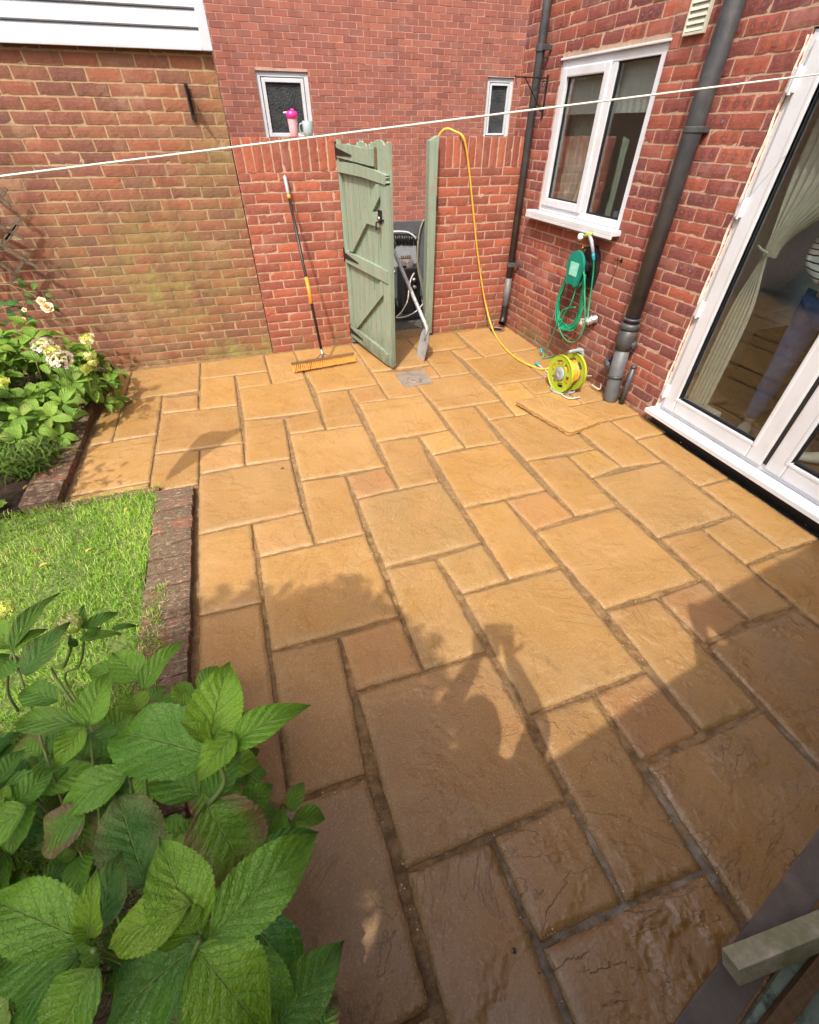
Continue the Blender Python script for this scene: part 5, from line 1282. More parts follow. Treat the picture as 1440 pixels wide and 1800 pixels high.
for du, dv in ((693,478),(728,492),(729,505)):
    mb = MB(); q = Wy(du,dv,PY-.11); mb.lathe([(.016,-.02),(.024,-.005),(.022,.012),(.010,.022)], frame_M(q, (rng.uniform(-.3,.3),-1,.2)), 14); part('knob', mb, 'steel', pw, smooth=True)
for sx in (-.17, .15):
    mb = MB(); c_ = Vector((g1.x+sx,PY,.11)); m = frame_M(c_, (1,0,0)); mb.tube([m @ Vector((.085*math.cos(t*.3927),.085*math.sin(t*.3927),0)) for t in range(16)], .025, 10, closed=True); mb.lathe([(.06,-.012),(.03,-.02),(.03,.02),(.06,.012)], m, 18); part('wheel', mb, 'black', pw, smooth=True)
mb = MB()
for k, dx in enumerate((0, 2, 4)): mb.tube(spline([Wy(u+dx*.7,v,4.42+.02*k) for u,v in ((749,388),(741,396),(736,420),(734,455),(736,480),(742,505),(748,530),(756,500),(758,430))],6,closed=True), .0085, 8, closed=True)
tag(mb.obj('coiled_hose','greenh',smooth=True), 'coil of olive-grey hose hanging behind the tall green gate post', 'hose')
mb = MB(); mb.tube(spline([Wy(728,480,4.6), Wy(722,492,4.55), Wy(719,510,4.5), Wy(716,530,4.46), Wy(706,548,4.42), Wy(697,558,4.40), Wy(715,556,4.40), Wy(733,546,4.40), Wy(745,532,4.42)],8), .0075, 8)
tag(mb.obj('supply_hose','paleh',smooth=True), 'pale hose looping on the ground behind the gate from the pressure washer', 'hose')
mb = MB(); mb.box((-.6,5.45,-.04),(1.6,5.49,.885), None, .004); tag(mb.obj('leaning_board','sheet'), 'dark grey board standing behind the pressure washer', 'board')

# ---- an old green gate panel lying at the bottom right, and the shed behind it whose eave shades the paving
og = thing('old_panel', 'weathered green board with timber battens lying in the lower right corner', 'timber panel', (-.3,-.95,.03))
sdv = Vector((1,.221,0)).normalized(); sn = Vector((-sdv.y, sdv.x, 0)); SA = Vector((-.74,-.853,0))-sn*.088
MS = Matrix(((sdv.x,sn.x,0,SA.x),(sdv.y,sn.y,0,SA.y),(0,0,1,0),(0,0,0,1)))
for k in range(3):
    mb = MB(); mb.box((-.1,-.105-.11*k,.004),(1.9,-.004-.11*k,.030+.001*k), MS, .003); part('board', mb, 'greenboard', og)
P1, P2 = Wz(1284,1700,.085), Wz(1500,1612,.10); dv = (P2-P1).normalized(); mt = frame_M(P1, dv, Vector((0,0,1))) @ Matrix.Rotation(R_(-32), 4, 'Z')
mb = MB(); mb.box((-.028,-.026,0),(.028,.026,(P2-P1).length), mt, .003); part('rail', mb, 'rail_wood', og, label='pale green-grey timber rail')
P1, P2 = Wz(1352,1812,.055), Wz(1440,1700,.055); dv = (P2-P1).normalized(); mt = frame_M(P1-dv*.2, dv, Vector((0,0,1)))
mb = MB(); mb.box((-.02,-.018,0),(.02,.018,1.2), mt, .003); part('batten', mb, 'browntimber', og)
sd_ = thing('garden_shed', 'low timber shed standing beyond the lower right corner', 'shed', (-.4,-1.3,0))
SB = Vector((-.40,-1.20,0)); s2 = Vector((1,.114,0)).normalized(); n2_ = Vector((-s2.y, s2.x, 0)); M2 = Matrix(((s2.x,n2_.x,0,SB.x),(s2.y,n2_.y,0,SB.y),(0,0,1,0),(0,0,0,1)))
mb = MB()
for k in range(18): z = .015+k*.112; mb.add([M2 @ Vector(p) for p in ((-.22,.0,z),(2.2,.0,z),(2.2,.012,z+.002),(-.22,.012,z+.002),(-.22,-.010,z+.110),(2.2,-.010,z+.110))], [(3,2,5,4),(0,1,2,3),(0,4,5,1)])
part('board_wall', mb, 'greenboard', sd_)
mb = MB(); mb.box((-.22,-1.5,0),(2.2,-.014,2.05), M2); part('body', mb, 'browntimber', sd_)
mb = MB(); mb.box((-.06,-1.6,2.10),(2.6,.16,2.145), M2, .004); mb.box((-.22,-1.5,2.05),(2.2,-.02,2.10), M2); part('roof', mb, 'darktimber', sd_)
mb = MB(); mb.tube([M2 @ Vector((-.06,.13,1.9)), M2 @ Vector((-.06,.13,2.16)), M2 @ Vector((-.06,.13,2.21))], [.03,.04,.01], 14); part('finial', mb, 'darktimber', sd_)

# ================================================================== PLANTS
class LM(MB):
    def __init__(s): super().__init__(); s.uvl = []
    def leaf(s, b, t, w, up=None, fold=.25, arch=.12, tone=.5, brown=0.0, yellow=0.0, nu=12, nv=6, serr=.05, wave=.02, prof=(.62,.80), bulge=.0):
        """blade from b to t, width w, 'up' the side it shows; folded along the midrib and arched"""
        b, t = Vector(b), Vector(t); ax = t-b; L = ax.length
        if L < 1e-4: return
        ax = ax/L; up = Vector(up) if up is not None else Vector((0,0,1)); up = up-ax*up.dot(ax)
        up = up.normalized() if up.length > 1e-4 else ax.orthogonal().normalized(); sd = ax.cross(up)
        p1, p2 = prof; um = p1/(p1+p2); mx = um**p1*(1-um)**p2; ph = rng.uniform(0, 6.28); vs = []; uv = []; tw = rng.uniform(-.25,.25)
        for i in range(nu+1):
            u = i/nu; hw = .5*w*((u**p1)*((1-u)**p2))/mx if 0 < u < 1 else .0008
            if u > .86: hw *= 1-.35*(u-.86)/.14
            h = arch*L*4*u*(1-u)-arch*L*1.2*max(0,u-.6)
            side_off = tw*.06*L*math.sin(u*3.1)
            for j in range(nv+1):
                v = j/nv*2-1
                hh = hw*(1+serr*(1 if (i % 2) else -1)) if (j in (0, nv) and 0 < i < nu) else hw
                z = h+fold*abs(v)**1.3*hw+wave*w*math.sin(u*11+ph+v*1.5)*abs(v)
                if bulge: z += bulge*w*math.cos((u*7-abs(v)**.8*2.3)*6.283)*.5*(1-abs(v)**3)
                vs.append(b+ax*(u*L)+sd*(v*hh+side_off)+up*z); uv.append((u, (v+1)/2))
        W = nv+1; fs = [(i*W+j, i*W+j+1, (i+1)*W+j+1, (i+1)*W+j) for i in range(nu) for j in range(nv)]
        s.add(vs, fs, lcol=(tone, brown, yellow)); s.uvl += uv
    def obj(s, name, mat, parent=None, smooth=True):
        while len(s.uvl) < len(s.v): s.uvl.append((.5,.5))
        o = super().obj(name, mat, parent, smooth); me = o.data; ul = me.uv_layers.new(name='UVMap')
        li = np.zeros(len(me.loops), dtype=int); me.loops.foreach_get('vertex_index', li); ul.data.foreach_set('uv', np.array(s.uvl)[li].ravel()); return o
def mophead(name, c, r, mats, parent, n=90, up=(0,0,1), fs=.010):
    up = Vector(up).normalized(); mb = MB(); T = frame_M(Vector(c), up)
    for k in range(n):
        z = rng.uniform(.05, 1); a = rng.uniform(0, 6.283); rr_ = math.sqrt(1-z*z); d = Vector((rr_*math.cos(a), rr_*math.sin(a), z*.6)); p = T @ (d*r*rng.uniform(.85,1.08)); nrm = (T.to_3x3() @ d).normalized()
        m = frame_M(p, (nrm+Vector((rng.gauss(0,.25),rng.gauss(0,.25),rng.gauss(0,.25)))).normalized(), Vector((rng.gauss(0,1),rng.gauss(0,1),rng.gauss(0,1))))
        mb.cur = 0 if (rr_ > .78 and len(mats) > 1 and rng.random() < .7) else len(mats)-1
        s = fs*rng.uniform(.7,1.25)*(1.25 if mb.cur == 0 and len(mats) > 1 else .85)
        for q in range(4):
            a0 = q*1.5708; pts = [Vector((0,0,0)), Vector((s*math.cos(a0-.55)*.75, s*math.sin(a0-.55)*.75, .002)), Vector((s*math.cos(a0), s*math.sin(a0), .0)), Vector((s*math.cos(a0+.55)*.75, s*math.sin(a0+.55)*.75, .002))]
            mb.add([m @ v for v in pts], [(0,1,2,3)])
    return part(name, mb, list(mats), parent)

# ---- the big hydrangea in the near left corner
hyd = thing('hydrangea', 'large leafy hydrangea filling the near left corner, one leaf turning brown', 'shrub', (-1.9, -.45, 0))
lm = LM(); stm = MB()
CAMV = Vector(CAM)
def hero(bp, tp, wpx, zb, zt, tone=.6, brown=0, yellow=0, tilt=(0,0,0), fold=.34, arch=.13, nu=38, nv=14, up=None, serr=.028, prof=(.62,1.12)):
    b = Wz(*bp, zb); t = Wz(*tp, zt); m = (b+t)/2; dist = (m-CAMV).dot(Vector(RC[2])); w = wpx/FPX*dist*.90
    u_ = (CAMV-m).normalized()*.85+Vector((0,0,1))*.75+Vector(tilt) if up is None else Vector(up)
    lm.leaf(b, t, w, u_, fold, arch, tone, brown, yellow, nu, nv, serr, .06, prof, .038)
    return b
def stem(p, q, r=.0055): stm.tube(spline([p, (Vector(p)+Vector(q))/2+Vector((rng.uniform(-.03,.03),rng.uniform(-.03,.03),.0)), q],5), [r*.75-.2*r*i/10 for i in range(11)], 8)
base0 = (-1.95,-.35,.02)
# rosette A
A0 = Wz(370,1318,.98); zA = .98
hero((369,1302),(403,1160),100,zA,1.02,.85,0,.10,(0,-.3,.2))
hero((398,1318),(546,1236),62,zA,.97,.62,0,0,(-.3,0,.3),.45,.16)
hero((374,1330),(186,1290),136,.94,.88,.42,0,0,(.2,0,.5),.12,.12)
hero((412,1290),(345,1376),64,1.0,.99,.80,0,.18,(.2,.2,.4),.30,.10)
hero((366,1304),(316,1268),30,1.0,1.03,.85,0,.45,(.5,0,0),.6,.1)
hero((370,1306),(362,1262),26,1.0,1.04,.85,0,.5,(-.4,0,0),.6,.1)
hero((370,1404),(424,1312),58,.90,.90,.35,0,0)
hero((350,1400),(262,1352),74,.86,.84,.32,0,0,(0,0,.4))
hero((362,1412),(440,1545),148,.90,.80,.42,.95,.12,(.0,-.3,.2),.10,.06,26,14,prof=(.5,.62))
hero((428,1424),(480,1378),56,.82,.82,.45)
hero((330,1215),(300,1240),46,.9,.9,.7,0,.25)
stem(base0, Wz(368,1412,.9)); stem(Wz(368,1412,.9), Wz(370,1318,.975), .006)
# rosette B
zB = 1.06
hero((348,1640),(279,1470),116,zB,1.08,.70,0,.15,(.2,-.2,.1),.2,.12)
hero((372,1646),(562,1458),116,zB,1.02,.52,0,0,(-.3,-.2,.1),.22,.10)
hero((348,1668),(474,1830),150,zB,1.0,.72,0,.12,(-.1,.3,.3),.15,.14)
hero((335,1592),(184,1668),92,zB+.02,1.05,.80,0,.55,(.2,.2,.2),.2,.14)
hero((330,1650),(300,1600),80,zB,1.07,.55,0,.2)
hero((430,1668),(520,1830),96,.98,.92,.42,0,0)
hero((440,1618),(536,1740),100,.74,.66,.12,0,0)
hero((492,1802),(606,1652),96,.95,.94,.30,.10,0,(-.1,-.1,.3),.22,.06)
hero((487,1486),(498,1416),46,.75,.78,.55,.1,0)
hero((455,1500),(562,1462),44,.86,.84,.18,0,0,(0,0,-.2))
hero((360,1650),(175,1810),150,.90,.86,.22,0,.05,(0,0,.4),.15,.08)
hero((520,1830),(480,1700),60,.88,.86,.4)
stem(base0, Wz(350,1655,1.045), .006)
# rosette C
zC = 1.02
hero((150,1652),(-30,1578),112,zC,1.0,.62,0,.10,(.1,-.1,.2),.25,.14)
hero((163,1648),(168,1526),56,zC+.01,1.08,.82,0,.25,(-.4,0,0),.4,.1)
hero((172,1640),(214,1494),82,zC,1.02,.30,.25,0,(-.3,-.1,.1),.2,.1)
hero((168,1700),(100,1850),124,.97,.90,.48,0,.15,(0,.3,.3),.2,.12)
hero((140,1676),(-10,1700),110,.94,.88,.30,0,.08,(0,0,.5),.2,.1)
hero((140,1690),(20,1790),90,.86,.8,.25,0,0)
hero((158,1650),(135,1610),36,zC+.02,1.05,.8,0,.4,(.3,0,0),.5,.1)
stem(base0, Wz(165,1670,1.005), .006)
# browning leaves between the rosettes
hero((256,1556),(206,1398),118,.84,.86,.24,.50,0,(0,0,.3),.08,.05,prof=(.55,.62))
hero((150,1432),(72,1486),84,.78,.74,.32,1.0,.15,(0,0,.4),.1,.1,prof=(.5,.5))
hero((130,1428),(160,1500),60,.74,.70,.3,.9,.15)
# rosettes D, E, F further off
hero((155,1278),(192,1178),62,.84,.87,.72,0,0,(-.2,-.2,.2),.3,.1)
hero((142,1274),(18,1272),50,.84,.82,.45,.15,.1,(0,0,.3),.3,.16)
hero((148,1276),(98,1352),50,.85,.82,.72,0,.2,(.3,0,.3),.4,.1)
hero((226,1362),(98,1432),76,.80,.76,.52,0,.05,(0,0,.4),.2,.14)
hero((32,1412),(98,1346),52,.74,.74,.5)
hero((48,1420),(-30,1480),70,.76,.72,.6,0,.1)
hero((160,1290),(215,1330),60,.78,.76,.3)
hero((150,1300),(90,1320),60,.72,.7,.25)
stem(base0, Wz(158,1290,.84)); stem(base0, Wz(226,1362,.78))
hero((246,1196),(196,1146),60,.72,.74,.70,0,.05,(.2,0,.2),.2,.1)
hero((250,1216),(326,1122),42,.72,.74,.55,0,.1,(-.5,0,.2),.5,.1)
hero((243,1252),(232,1214),54,.72,.73,.78,0,.5)
hero((190,1290),(240,1240),60,.66,.66,.6,0,.3)
hero((236,1190),(150,1180),50,.66,.66,.4,0,.1)
stem(base0, Wz(250,1216,.72))
hero((102,1232),(33,1212),48,.66,.66,.42,0,0,(0,0,.3),.3,.12)
hero((22,1140),(103,1040),34,.70,.73,.35,.2,.1,(-.5,-.3,0),.6,.1)
hero((44,1188),(122,1092),56,.70,.72,.28,.3,0,(-.3,0,.3),.2,.08)
hero((20,1142),(84,1104),28,.70,.70,.5,0,.1)
hero((20,1140),(-30,1090),50,.70,.72,.7,0,.2)
hero((20,1150),(-10,1200),60,.68,.66,.4)
stem(base0, Wz(22,1145,.70)); stem(Wz(22,1145,.70), Wz(32,1250,.5), .006)
hero((148,1106),(146,1060),14,.56,.60,.4); hero((150,1105),(212,1075),24,.56,.55,.35); hero((150,1118),(182,1102),14,.55,.55,.45); hero((140,1124),(216,1112),20,.54,.52,.5,.2,.1); hero((120,1126),(138,1136),16,.55,.52,.2); hero((196,1106),(245,1100),12,.4,.36,.3,0,0)
stm.tube(spline([Wz(122,1118,.56), Wz(124,1140,.5), Wz(112,1172,.38), Wz(100,1195,.3), (-1.95,.1,.02)],5), .005, 8)
stm.tube(spline([Wz(148,1108,.56), Wz(145,1150,.44), Wz(138,1172,.36), Wz(120,1210,.2), (-1.95,.1,.02)],5), .004, 8)
# the mass of lower foliage
def rosette(c, r, n=6, tone=.4, up=(0,0,1), small=True):
    c = Vector(c); up = Vector(up).normalized()
    for k in range(n):
        a = k*2.4+rng.uniform(-.3,.3); el = rng.uniform(-.25,.35)+(.5 if k >= n-2 and small else 0); d = Vector((math.cos(a)*math.cos(el), math.sin(a)*math.cos(el), math.sin(el)))
        L = r*rng.uniform(.8,1.15)*(.55 if k >= n-2 and small else 1)
        lm.leaf(c+d*.015, c+d*L-Vector((0,0,L*.18)), L*rng.uniform(.52,.66), up+d*(-.2), rng.uniform(.1,.4), rng.uniform(.06,.18), tone+rng.uniform(-.18,.22), 1.0 if rng.random() < .06 else (.3 if rng.random() < .12 else 0), rng.uniform(0,.15)+(.25 if k >= n-2 and small else 0), 12, 8, .04, .02, (.62,.80), .03)
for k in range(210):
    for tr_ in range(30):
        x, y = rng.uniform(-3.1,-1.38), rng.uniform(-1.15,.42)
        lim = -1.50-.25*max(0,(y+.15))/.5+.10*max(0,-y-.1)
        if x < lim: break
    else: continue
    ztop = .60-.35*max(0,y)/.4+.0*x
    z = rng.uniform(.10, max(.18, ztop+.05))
    rosette((x,y,z), rng.uniform(.085,.14), 6, .12+.45*z/.7)  # lower leaves get a darker tone, shade put into the leaf colour
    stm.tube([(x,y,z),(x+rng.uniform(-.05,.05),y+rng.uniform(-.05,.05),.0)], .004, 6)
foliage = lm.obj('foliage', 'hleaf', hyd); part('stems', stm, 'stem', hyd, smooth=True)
mophead('flower_head', Wz(122,1098,.585), .034, ('limepetal','creampetal'), hyd, 110, (.1,-.3,1), .007)
mophead('flower_head', Wz(6,1072,.60), .030, ('limepetal','limepetal'), hyd, 80, (.1,-.3,1), .007)

# ---- the sunlit hydrangea in the bed against the garage
h2 = thing('hydrangea', 'sunlit hydrangea with pink and cream flower heads in the bed by the garage wall', 'shrub', (-2.95, 3.4, 0))
lm = LM(); stm = MB()
def in_h2(x, y, z):
    return ((x+3.06)/.66)**2+((y-3.34)/.70)**2+((z-.05)/.64)**2
cnt = 0
while cnt < 215:
    x, y, z = rng.uniform(-3.75,-2.40), rng.uniform(2.62,4.0), rng.uniform(.06,.66)
    q = in_h2(x,y,z)
    if q > 1.0 or q < .30 or y > 4.05: continue
    cnt += 1; n_ = Vector((x+3.08, y-3.38, (z+.15)*1.3)).normalized(); c = Vector((x,y,z)); m = frame_M(c, n_)
    for k in range(6):
        a = k*2.4+rng.uniform(-.4,.4); el = rng.uniform(-.15,.5); d = (m.to_3x3() @ Vector((math.cos(a)*math.cos(el), math.sin(a)*math.cos(el), math.sin(el)))); L = rng.uniform(.085,.15)*(.6 if k > 3 else 1)
        lm.leaf(c+d*.008, c+d*L+Vector((0,0,-.01)), L*rng.uniform(.5,.62), n_+Vector((0,0,.6)), rng.uniform(.15,.5), rng.uniform(.05,.2), rng.uniform(.25,.95), 0 if rng.random() > .03 else .8, rng.uniform(0,.35), 8, 4, .03, .03)
    if rng.random() < .5: stm.tube([c, c-n_*.2+Vector((0,0,-.05)), (-3.05+rng.uniform(-.1,.1),3.38,.0)], .004, 6)
lm.obj('foliage', 'hleaf2', h2); part('stems', stm, 'stem', h2, smooth=True)
for (u, v, z, r, ms) in ((75,608,.64,.062,('pinkpetal','creampetal')),(95,620,.64,.052,('creampetal','limepetal')),(108,634,.62,.072,('pinkpetal','creampetal')),(154,597,.56,.050,('creampetal','limepetal')),(156,626,.50,.034,('limepetal','creampetal')),(163,637,.46,.030,('limepetal','creampetal')),(151,648,.46,.030,('limepetal','limepetal')),(6,671,.48,.034,('limepetal','limepetal'))):
    c = Wz(u,v,z); c = Vector(c); mophead('flower_head', c, r, ms, h2, 100, (.05,-.35,1), .012)
    mb = MB(); mb.tube([c, c-Vector((.05,-.02,.2))], .003, 6); part('flower_stalk', mb, 'stem', h2)

# ---- strappy and variegated plants in front of it
def strap_plant(lab, c, n, L, mat, r=.10, h=.16, w=.012, cat='plant', tone=(.2,.9)):
    t_ = thing('border_plant', lab, cat, c); lm = LM(); c = Vector(c)
    for k in range(n):
        a = rng.uniform(0, 6.283); p = c+Vector((rng.uniform(-r,r), rng.uniform(-r,r), 0)); l = L*rng.uniform(.5,1.1); el = rng.uniform(.35,1.35)
        d = Vector((math.cos(a)*math.cos(el), math.sin(a)*math.cos(el), math.sin(el)))
        lm.leaf(p, p+d*l*rng.uniform(.8,1)+Vector((0,0,-l*.12)), w*rng.uniform(.7,1.3), (0,0,1), .3, .22, rng.uniform(*tone), 0 if rng.random() > .06 else 1, rng.uniform(0,.4), 8, 2, 0, 0, (.35,.55))
    lm.obj('foliage', mat, t_); return t_
strap_plant('low strappy green plant spilling over the brick edging beside the lawn', (-2.86,2.52,.03), 230, .25, 'strap', .15)
strap_plant('clump of strappy dark green leaves at the left edge of the bed', (-3.22,2.62,.02), 130, .22, 'strap', .14, tone=(.0,.5))
vg = thing('border_plant', 'small plant with white-edged leaves below the sunlit hydrangea', 'plant', (-3.3,2.9,.02)); lm = LM()
for k in range(110):
    a = rng.uniform(0,6.283); p = Vector((-3.22+rng.uniform(-.2,.2), 2.87+rng.uniform(-.12,.12), rng.uniform(.04,.22))); d = Vector((math.cos(a), math.sin(a), rng.uniform(-.1,.5))); l = rng.uniform(.03,.06)
    lm.leaf(p, p+d*l, l*.45, (0,0,1), .2, .1, rng.uniform(.3,1), 0, 0, 6, 4, 0, .03)
lm.obj('foliage','variegated',vg)
for (x,y,s,lab) in ((-2.95,2.12,.05,'round-leaved weed seedling at the corner of the lawn and the bed'),):
    t_ = thing('weed', lab, 'plant', (x,y,.02)); lm = LM()
    for k in range(6):
        a = k*1.1; d = Vector((math.cos(a),math.sin(a),.4)); lm.leaf((x,y,.03), Vector((x,y,.03))+d*s, s*.7, (0,0,1), .1, .1, .7, 0, .1, 8, 4, .0, 0, (.5,.5))
    lm.obj('foliage','hleaf2',t_)

# ---- climbing rose at the far left
rose = thing('climbing_rose', 'climbing rose with a peach bloom and buds reaching in from the far left', 'rose', (-3.6, 3.8, 0))
lm = LM(); cn = MB(); RYp = 3.82
def cane(px_, r=.004): cn.tube(spline([Wy(u,v,y) for u,v,y in px_],6), r, 8)
cane([(-160,520,3.75),(-60,502,3.8),(0,501,RYp),(20,502,RYp),(40,520,RYp),(48,540,RYp)], .0045); cane([(18,502,RYp),(38,508,RYp),(60,520,RYp-.02),(75,534,RYp-.03)], .003); cane([(40,520,RYp),(42,545,RYp-.02),(40,560,RYp-.03)], .0025)
cane([(-120,620,3.7),(-40,560,3.75),(10,540,RYp-.05),(40,540,RYp)], .004)
for (u,v,l,a,tn) in ((44,500,.075,100,.6),(62,505,.07,35,.9),(52,518,.05,150,.9),(28,532,.08,175,.4),(52,532,.055,-10,.5),(35,545,.075,-80,.35),(51,560,.075,-85,.2),(15,550,.08,-60,.35),(95,541,.06,-60,.4),(5,533,.07,200,.4),(85,520,.05,-20,.8),(20,540,.06,20,.35),(-10,545,.08,240,.3),(10,568,.05,200,.3),(100,524,.03,40,.7),(88,508,.03,60,.7)):
    b = Wy(u-6*math.cos(R_(a)), v+6*math.sin(R_(a)), RYp-.02); d = Vector((math.cos(R_(a)), -.2, math.sin(R_(a)))); 
    lm.leaf(b, b+d*l, l*.58, (.1,-.8,.6), .3, .1, tn, 0, 0, 8, 4, .03, .03, (.5,.6))
lm2 = lm
for k in range(240):                                       # the rest of the rose, outside the frame, whose shade falls on the wall
    p = Vector((rng.uniform(-4.3,-3.15), rng.uniform(3.3,3.95), rng.uniform(.5,2.3))); a = rng.uniform(0,6.283); d = Vector((math.cos(a),math.sin(a)*.5,rng.uniform(-.5,.5))); l = rng.uniform(.05,.09)
    if Wx is None or p.x > -3.2-.0*p.z: continue
    lm.leaf(p, p+d*l, l*.6, (0,-.6,.8), .3, .1, rng.uniform(.1,.9), 0, 0, 4, 2, 0, 0)
lm.obj('foliage','roseleaf',rose); part('canes', cn, 'cane', rose, smooth=True)
def rose_bloom(c, r, mats, name='bloom'):
    mb = MB(); c = Vector(c); m0 = frame_M(c, (.15,-.75,.6))
    for ringi, (n_, rr_, tilt, z0) in enumerate(((5,1.0,.25,0),(5,.8,.65,.1),(5,.55,1.0,.18),(4,.32,1.3,.22))):
        for k in range(n_):
            a = k*6.283/n_+ringi*.6; mb.cur = 0 if ringi < 2 else 1; vs = []
            for i in range(4):
                for j in range(5):
                    t = i/3; s = j/4*2-1; rad = r*rr_*t; w = r*.72*rr_*math.sin(.25+t*1.9)*s
                    q = Vector((rad*math.cos(tilt)+.0*w, w, rad*math.sin(tilt)+z0*r+.12*r*abs(s)*t)); q = Matrix.Rotation(a,4,'Z') @ q; vs.append(m0 @ q)
            mb.add(vs, [(i*5+j, i*5+j+1, (i+1)*5+j+1, (i+1)*5+j) for i in range(3) for j in range(4)])
    return part(name, mb, list(mats), rose, smooth=True)
rose_bloom(Wy(84,541,RYp-.07), .040, ('palepeach','peach')); rose_bloom(Wy(73,530,RYp-.05), .030, ('palepeach','palepeach'))
rose_bloom(Wy(43,545,RYp-.05), .016, ('palepeach','peach'), 'bud'); rose_bloom(Wy(41,562,RYp-.05), .018, ('peach','peach'), 'bud')

# ---- a shrub off to the left whose leaves shade the lawn edge and the paving
ls_ = thing('shrub', 'tall leafy shrub growing beyond the left end of the lawn', 'shrub', (-3.75,1.5,0)); lm = LM(); mb = MB()
for k in range(620):
    d = Vector((rng.gauss(0,1),rng.gauss(0,1),rng.gauss(0,1))).normalized()*rng.random()**.4
    p = Vector((-3.20,1.42,1.36))+Vector((d.x*.30,d.y*.36,d.z*.22)) if k < 170 else Vector((-3.85,1.0,.95))+Vector((d.x*.5,d.y*1.0,d.z*.8))
    a = Vector((rng.gauss(0,1),rng.gauss(0,1),rng.gauss(-.2,.6))).normalized(); l = rng.uniform(.05,.10); lm.leaf(p, p+a*l, l*.34, (0,0,1), .2, .1, rng.uniform(.1,.9), 0, 0, 5, 2, 0, 0)
lm.obj('foliage','tree_leaf',ls_)
for k in range(9): mb.tube(spline([(-3.75,1.4,-.05),(-3.65,1.35+.05*k-.2,.7),(-3.3+rng.uniform(-.3,.3),1.4+rng.uniform(-.3,.3),1.3+rng.uniform(-.1,.15))],5), .007, 6)
part('stems', mb, 'cane', ls_, smooth=True)

# ---- fallen leaves
for k, (u, v, l, mt, lab) in enumerate(((218,899,.035,'fallen','yellow leaf lying on the lawn nearest the patio corner'),(150,971,.035,'fallen','yellow-brown leaf lying in the middle of the lawn'),(69,996,.04,'fallen','yellow leaf lying on the left of the lawn'),(58,970,.03,'fallen_red','brown leaf lying just beyond the leftmost yellow leaf on the lawn'),(8,977,.03,'fallen_red','brown leaf at the left edge of the lawn'),(41,860,.04,'fallen','yellow leaf on the soil at the edge of the bed'),(30,846,.03,'fallen','small upright yellow leaf on the dark soil'),(493,825,.03,'fallen_red','tiny red leaf lying on a paving slab in the middle of the patio'))):
    z = .05 if k < 5 else (.03 if k < 7 else .006); c = Wz(u,v,z); lm = LM(); a = rng.uniform(0,3.14); d = Vector((math.cos(a),math.sin(a),.12)); lm.leaf(c, c+d*l, l*.42, (0,0,1), .3, .1, .5, 0, 0, 8, 4, 0, .05, (.5,.6))
    o = lm.obj('fallen_leaf', mt); tag(o, lab, 'leaf', 'fallen leaves')

# ---- tree behind the camera whose shade falls on the patio
tre = thing('tree', 'round leafy tree behind the camera, shading the near left of the patio', 'tree', (-3.10,-1.62,0))
TC = Vector((-2.90,-1.52,3.0)); lm = LM()
lobes = [(0,0,0,.62)]+[(.52*math.cos(a),.52*math.sin(a),rng.uniform(-.2,.15),rng.uniform(.20,.30)) for a in [i*.785 for i in range(8)]]+[(.2,.3,.2,.28),(-.3,.3,.25,.3),(.0,-.2,.3,.35),(.46,.20,0,.26),(.48,-.10,-.1,.24)]
for (lx,ly,lz_,lr) in lobes:
    for k in range(int(3400*lr*lr)+120):
        d = Vector((rng.gauss(0,1),rng.gauss(0,1),rng.gauss(0,1))).normalized(); p = TC+Vector((lx,ly,lz_))+d*lr*rng.uniform(.55,1.02)
        a = Vector((rng.gauss(0,1),rng.gauss(0,1),rng.gauss(0,.5))).normalized(); l = rng.uniform(.07,.11)
        lm.leaf(p, p+a*l, l*.6, d+Vector((0,0,.5)), .2, .1, rng.uniform(.1,.9), 0, 0, 3, 2, 0, 0)
lm.obj('crown','tree_leaf',tre)
tk = MB(); tk.tube(spline([(-3.10,-1.62,-.1),(-3.08,-1.62,.8),(-3.05,-1.60,1.7),(-3.02,-1.62,2.6)],5), [.10-.05*i/15 for i in range(16)], 12)
for a in range(5): tk.tube(spline([(-3.05,-1.60,1.9),(-3.02+.25*math.cos(a*1.25),-1.62+.25*math.sin(a*1.25),2.5),(-3.02+.5*math.cos(a*1.25),-1.62+.5*math.sin(a*1.25),3.0)],4), .025, 8)
part('trunk', tk, 'bark', tre, smooth=True)

# ---- fences round the garden (reflected in the glass, shading the near end)
def fence(x0, y0, x1, y1, h, lab):
    p, q = Vector((x0,y0,0)), Vector((x1,y1,0)); d = (q-p); L = d.length; d = d/L; n_ = Vector((-d.y,d.x,0)); Mf_ = Matrix(((d.x,n_.x,0,p.x),(d.y,n_.y,0,p.y),(0,0,1,0),(0,0,0,1)))
    f = thing('garden_fence', lab, 'fence', (x0,y0,0), 'timber fences round the garden'); mb = MB(); z = 0.02
    while z < h-.1: mb.box((0,-.008,z),(L,.006+.004,z+.118), Mf_ @ Matrix.Rotation(R_(1.5),4,'X')); z += .11
    part('panel', mb, 'timber', f); n = max(2, int(L/1.8)+1)
    for i in range(n):
        mb = MB(); s = L*i/(n-1); mb.box((s-.045,-.055,-.05),(s+.045,.035,h+.03), Mf_, .005); part('post', mb, 'timber', f)
fence(-5.2,-3.4,-5.2,4.2,1.75,'long timber fence closing the far side of the lawn')
fence(-5.15,-3.4,1.4,-3.4,1.8,'timber fence behind the camera at the end of the garden')
fence(-1.98,-1.37,-.52,-1.15,2.0,'short timber fence panel directly behind the photographer')

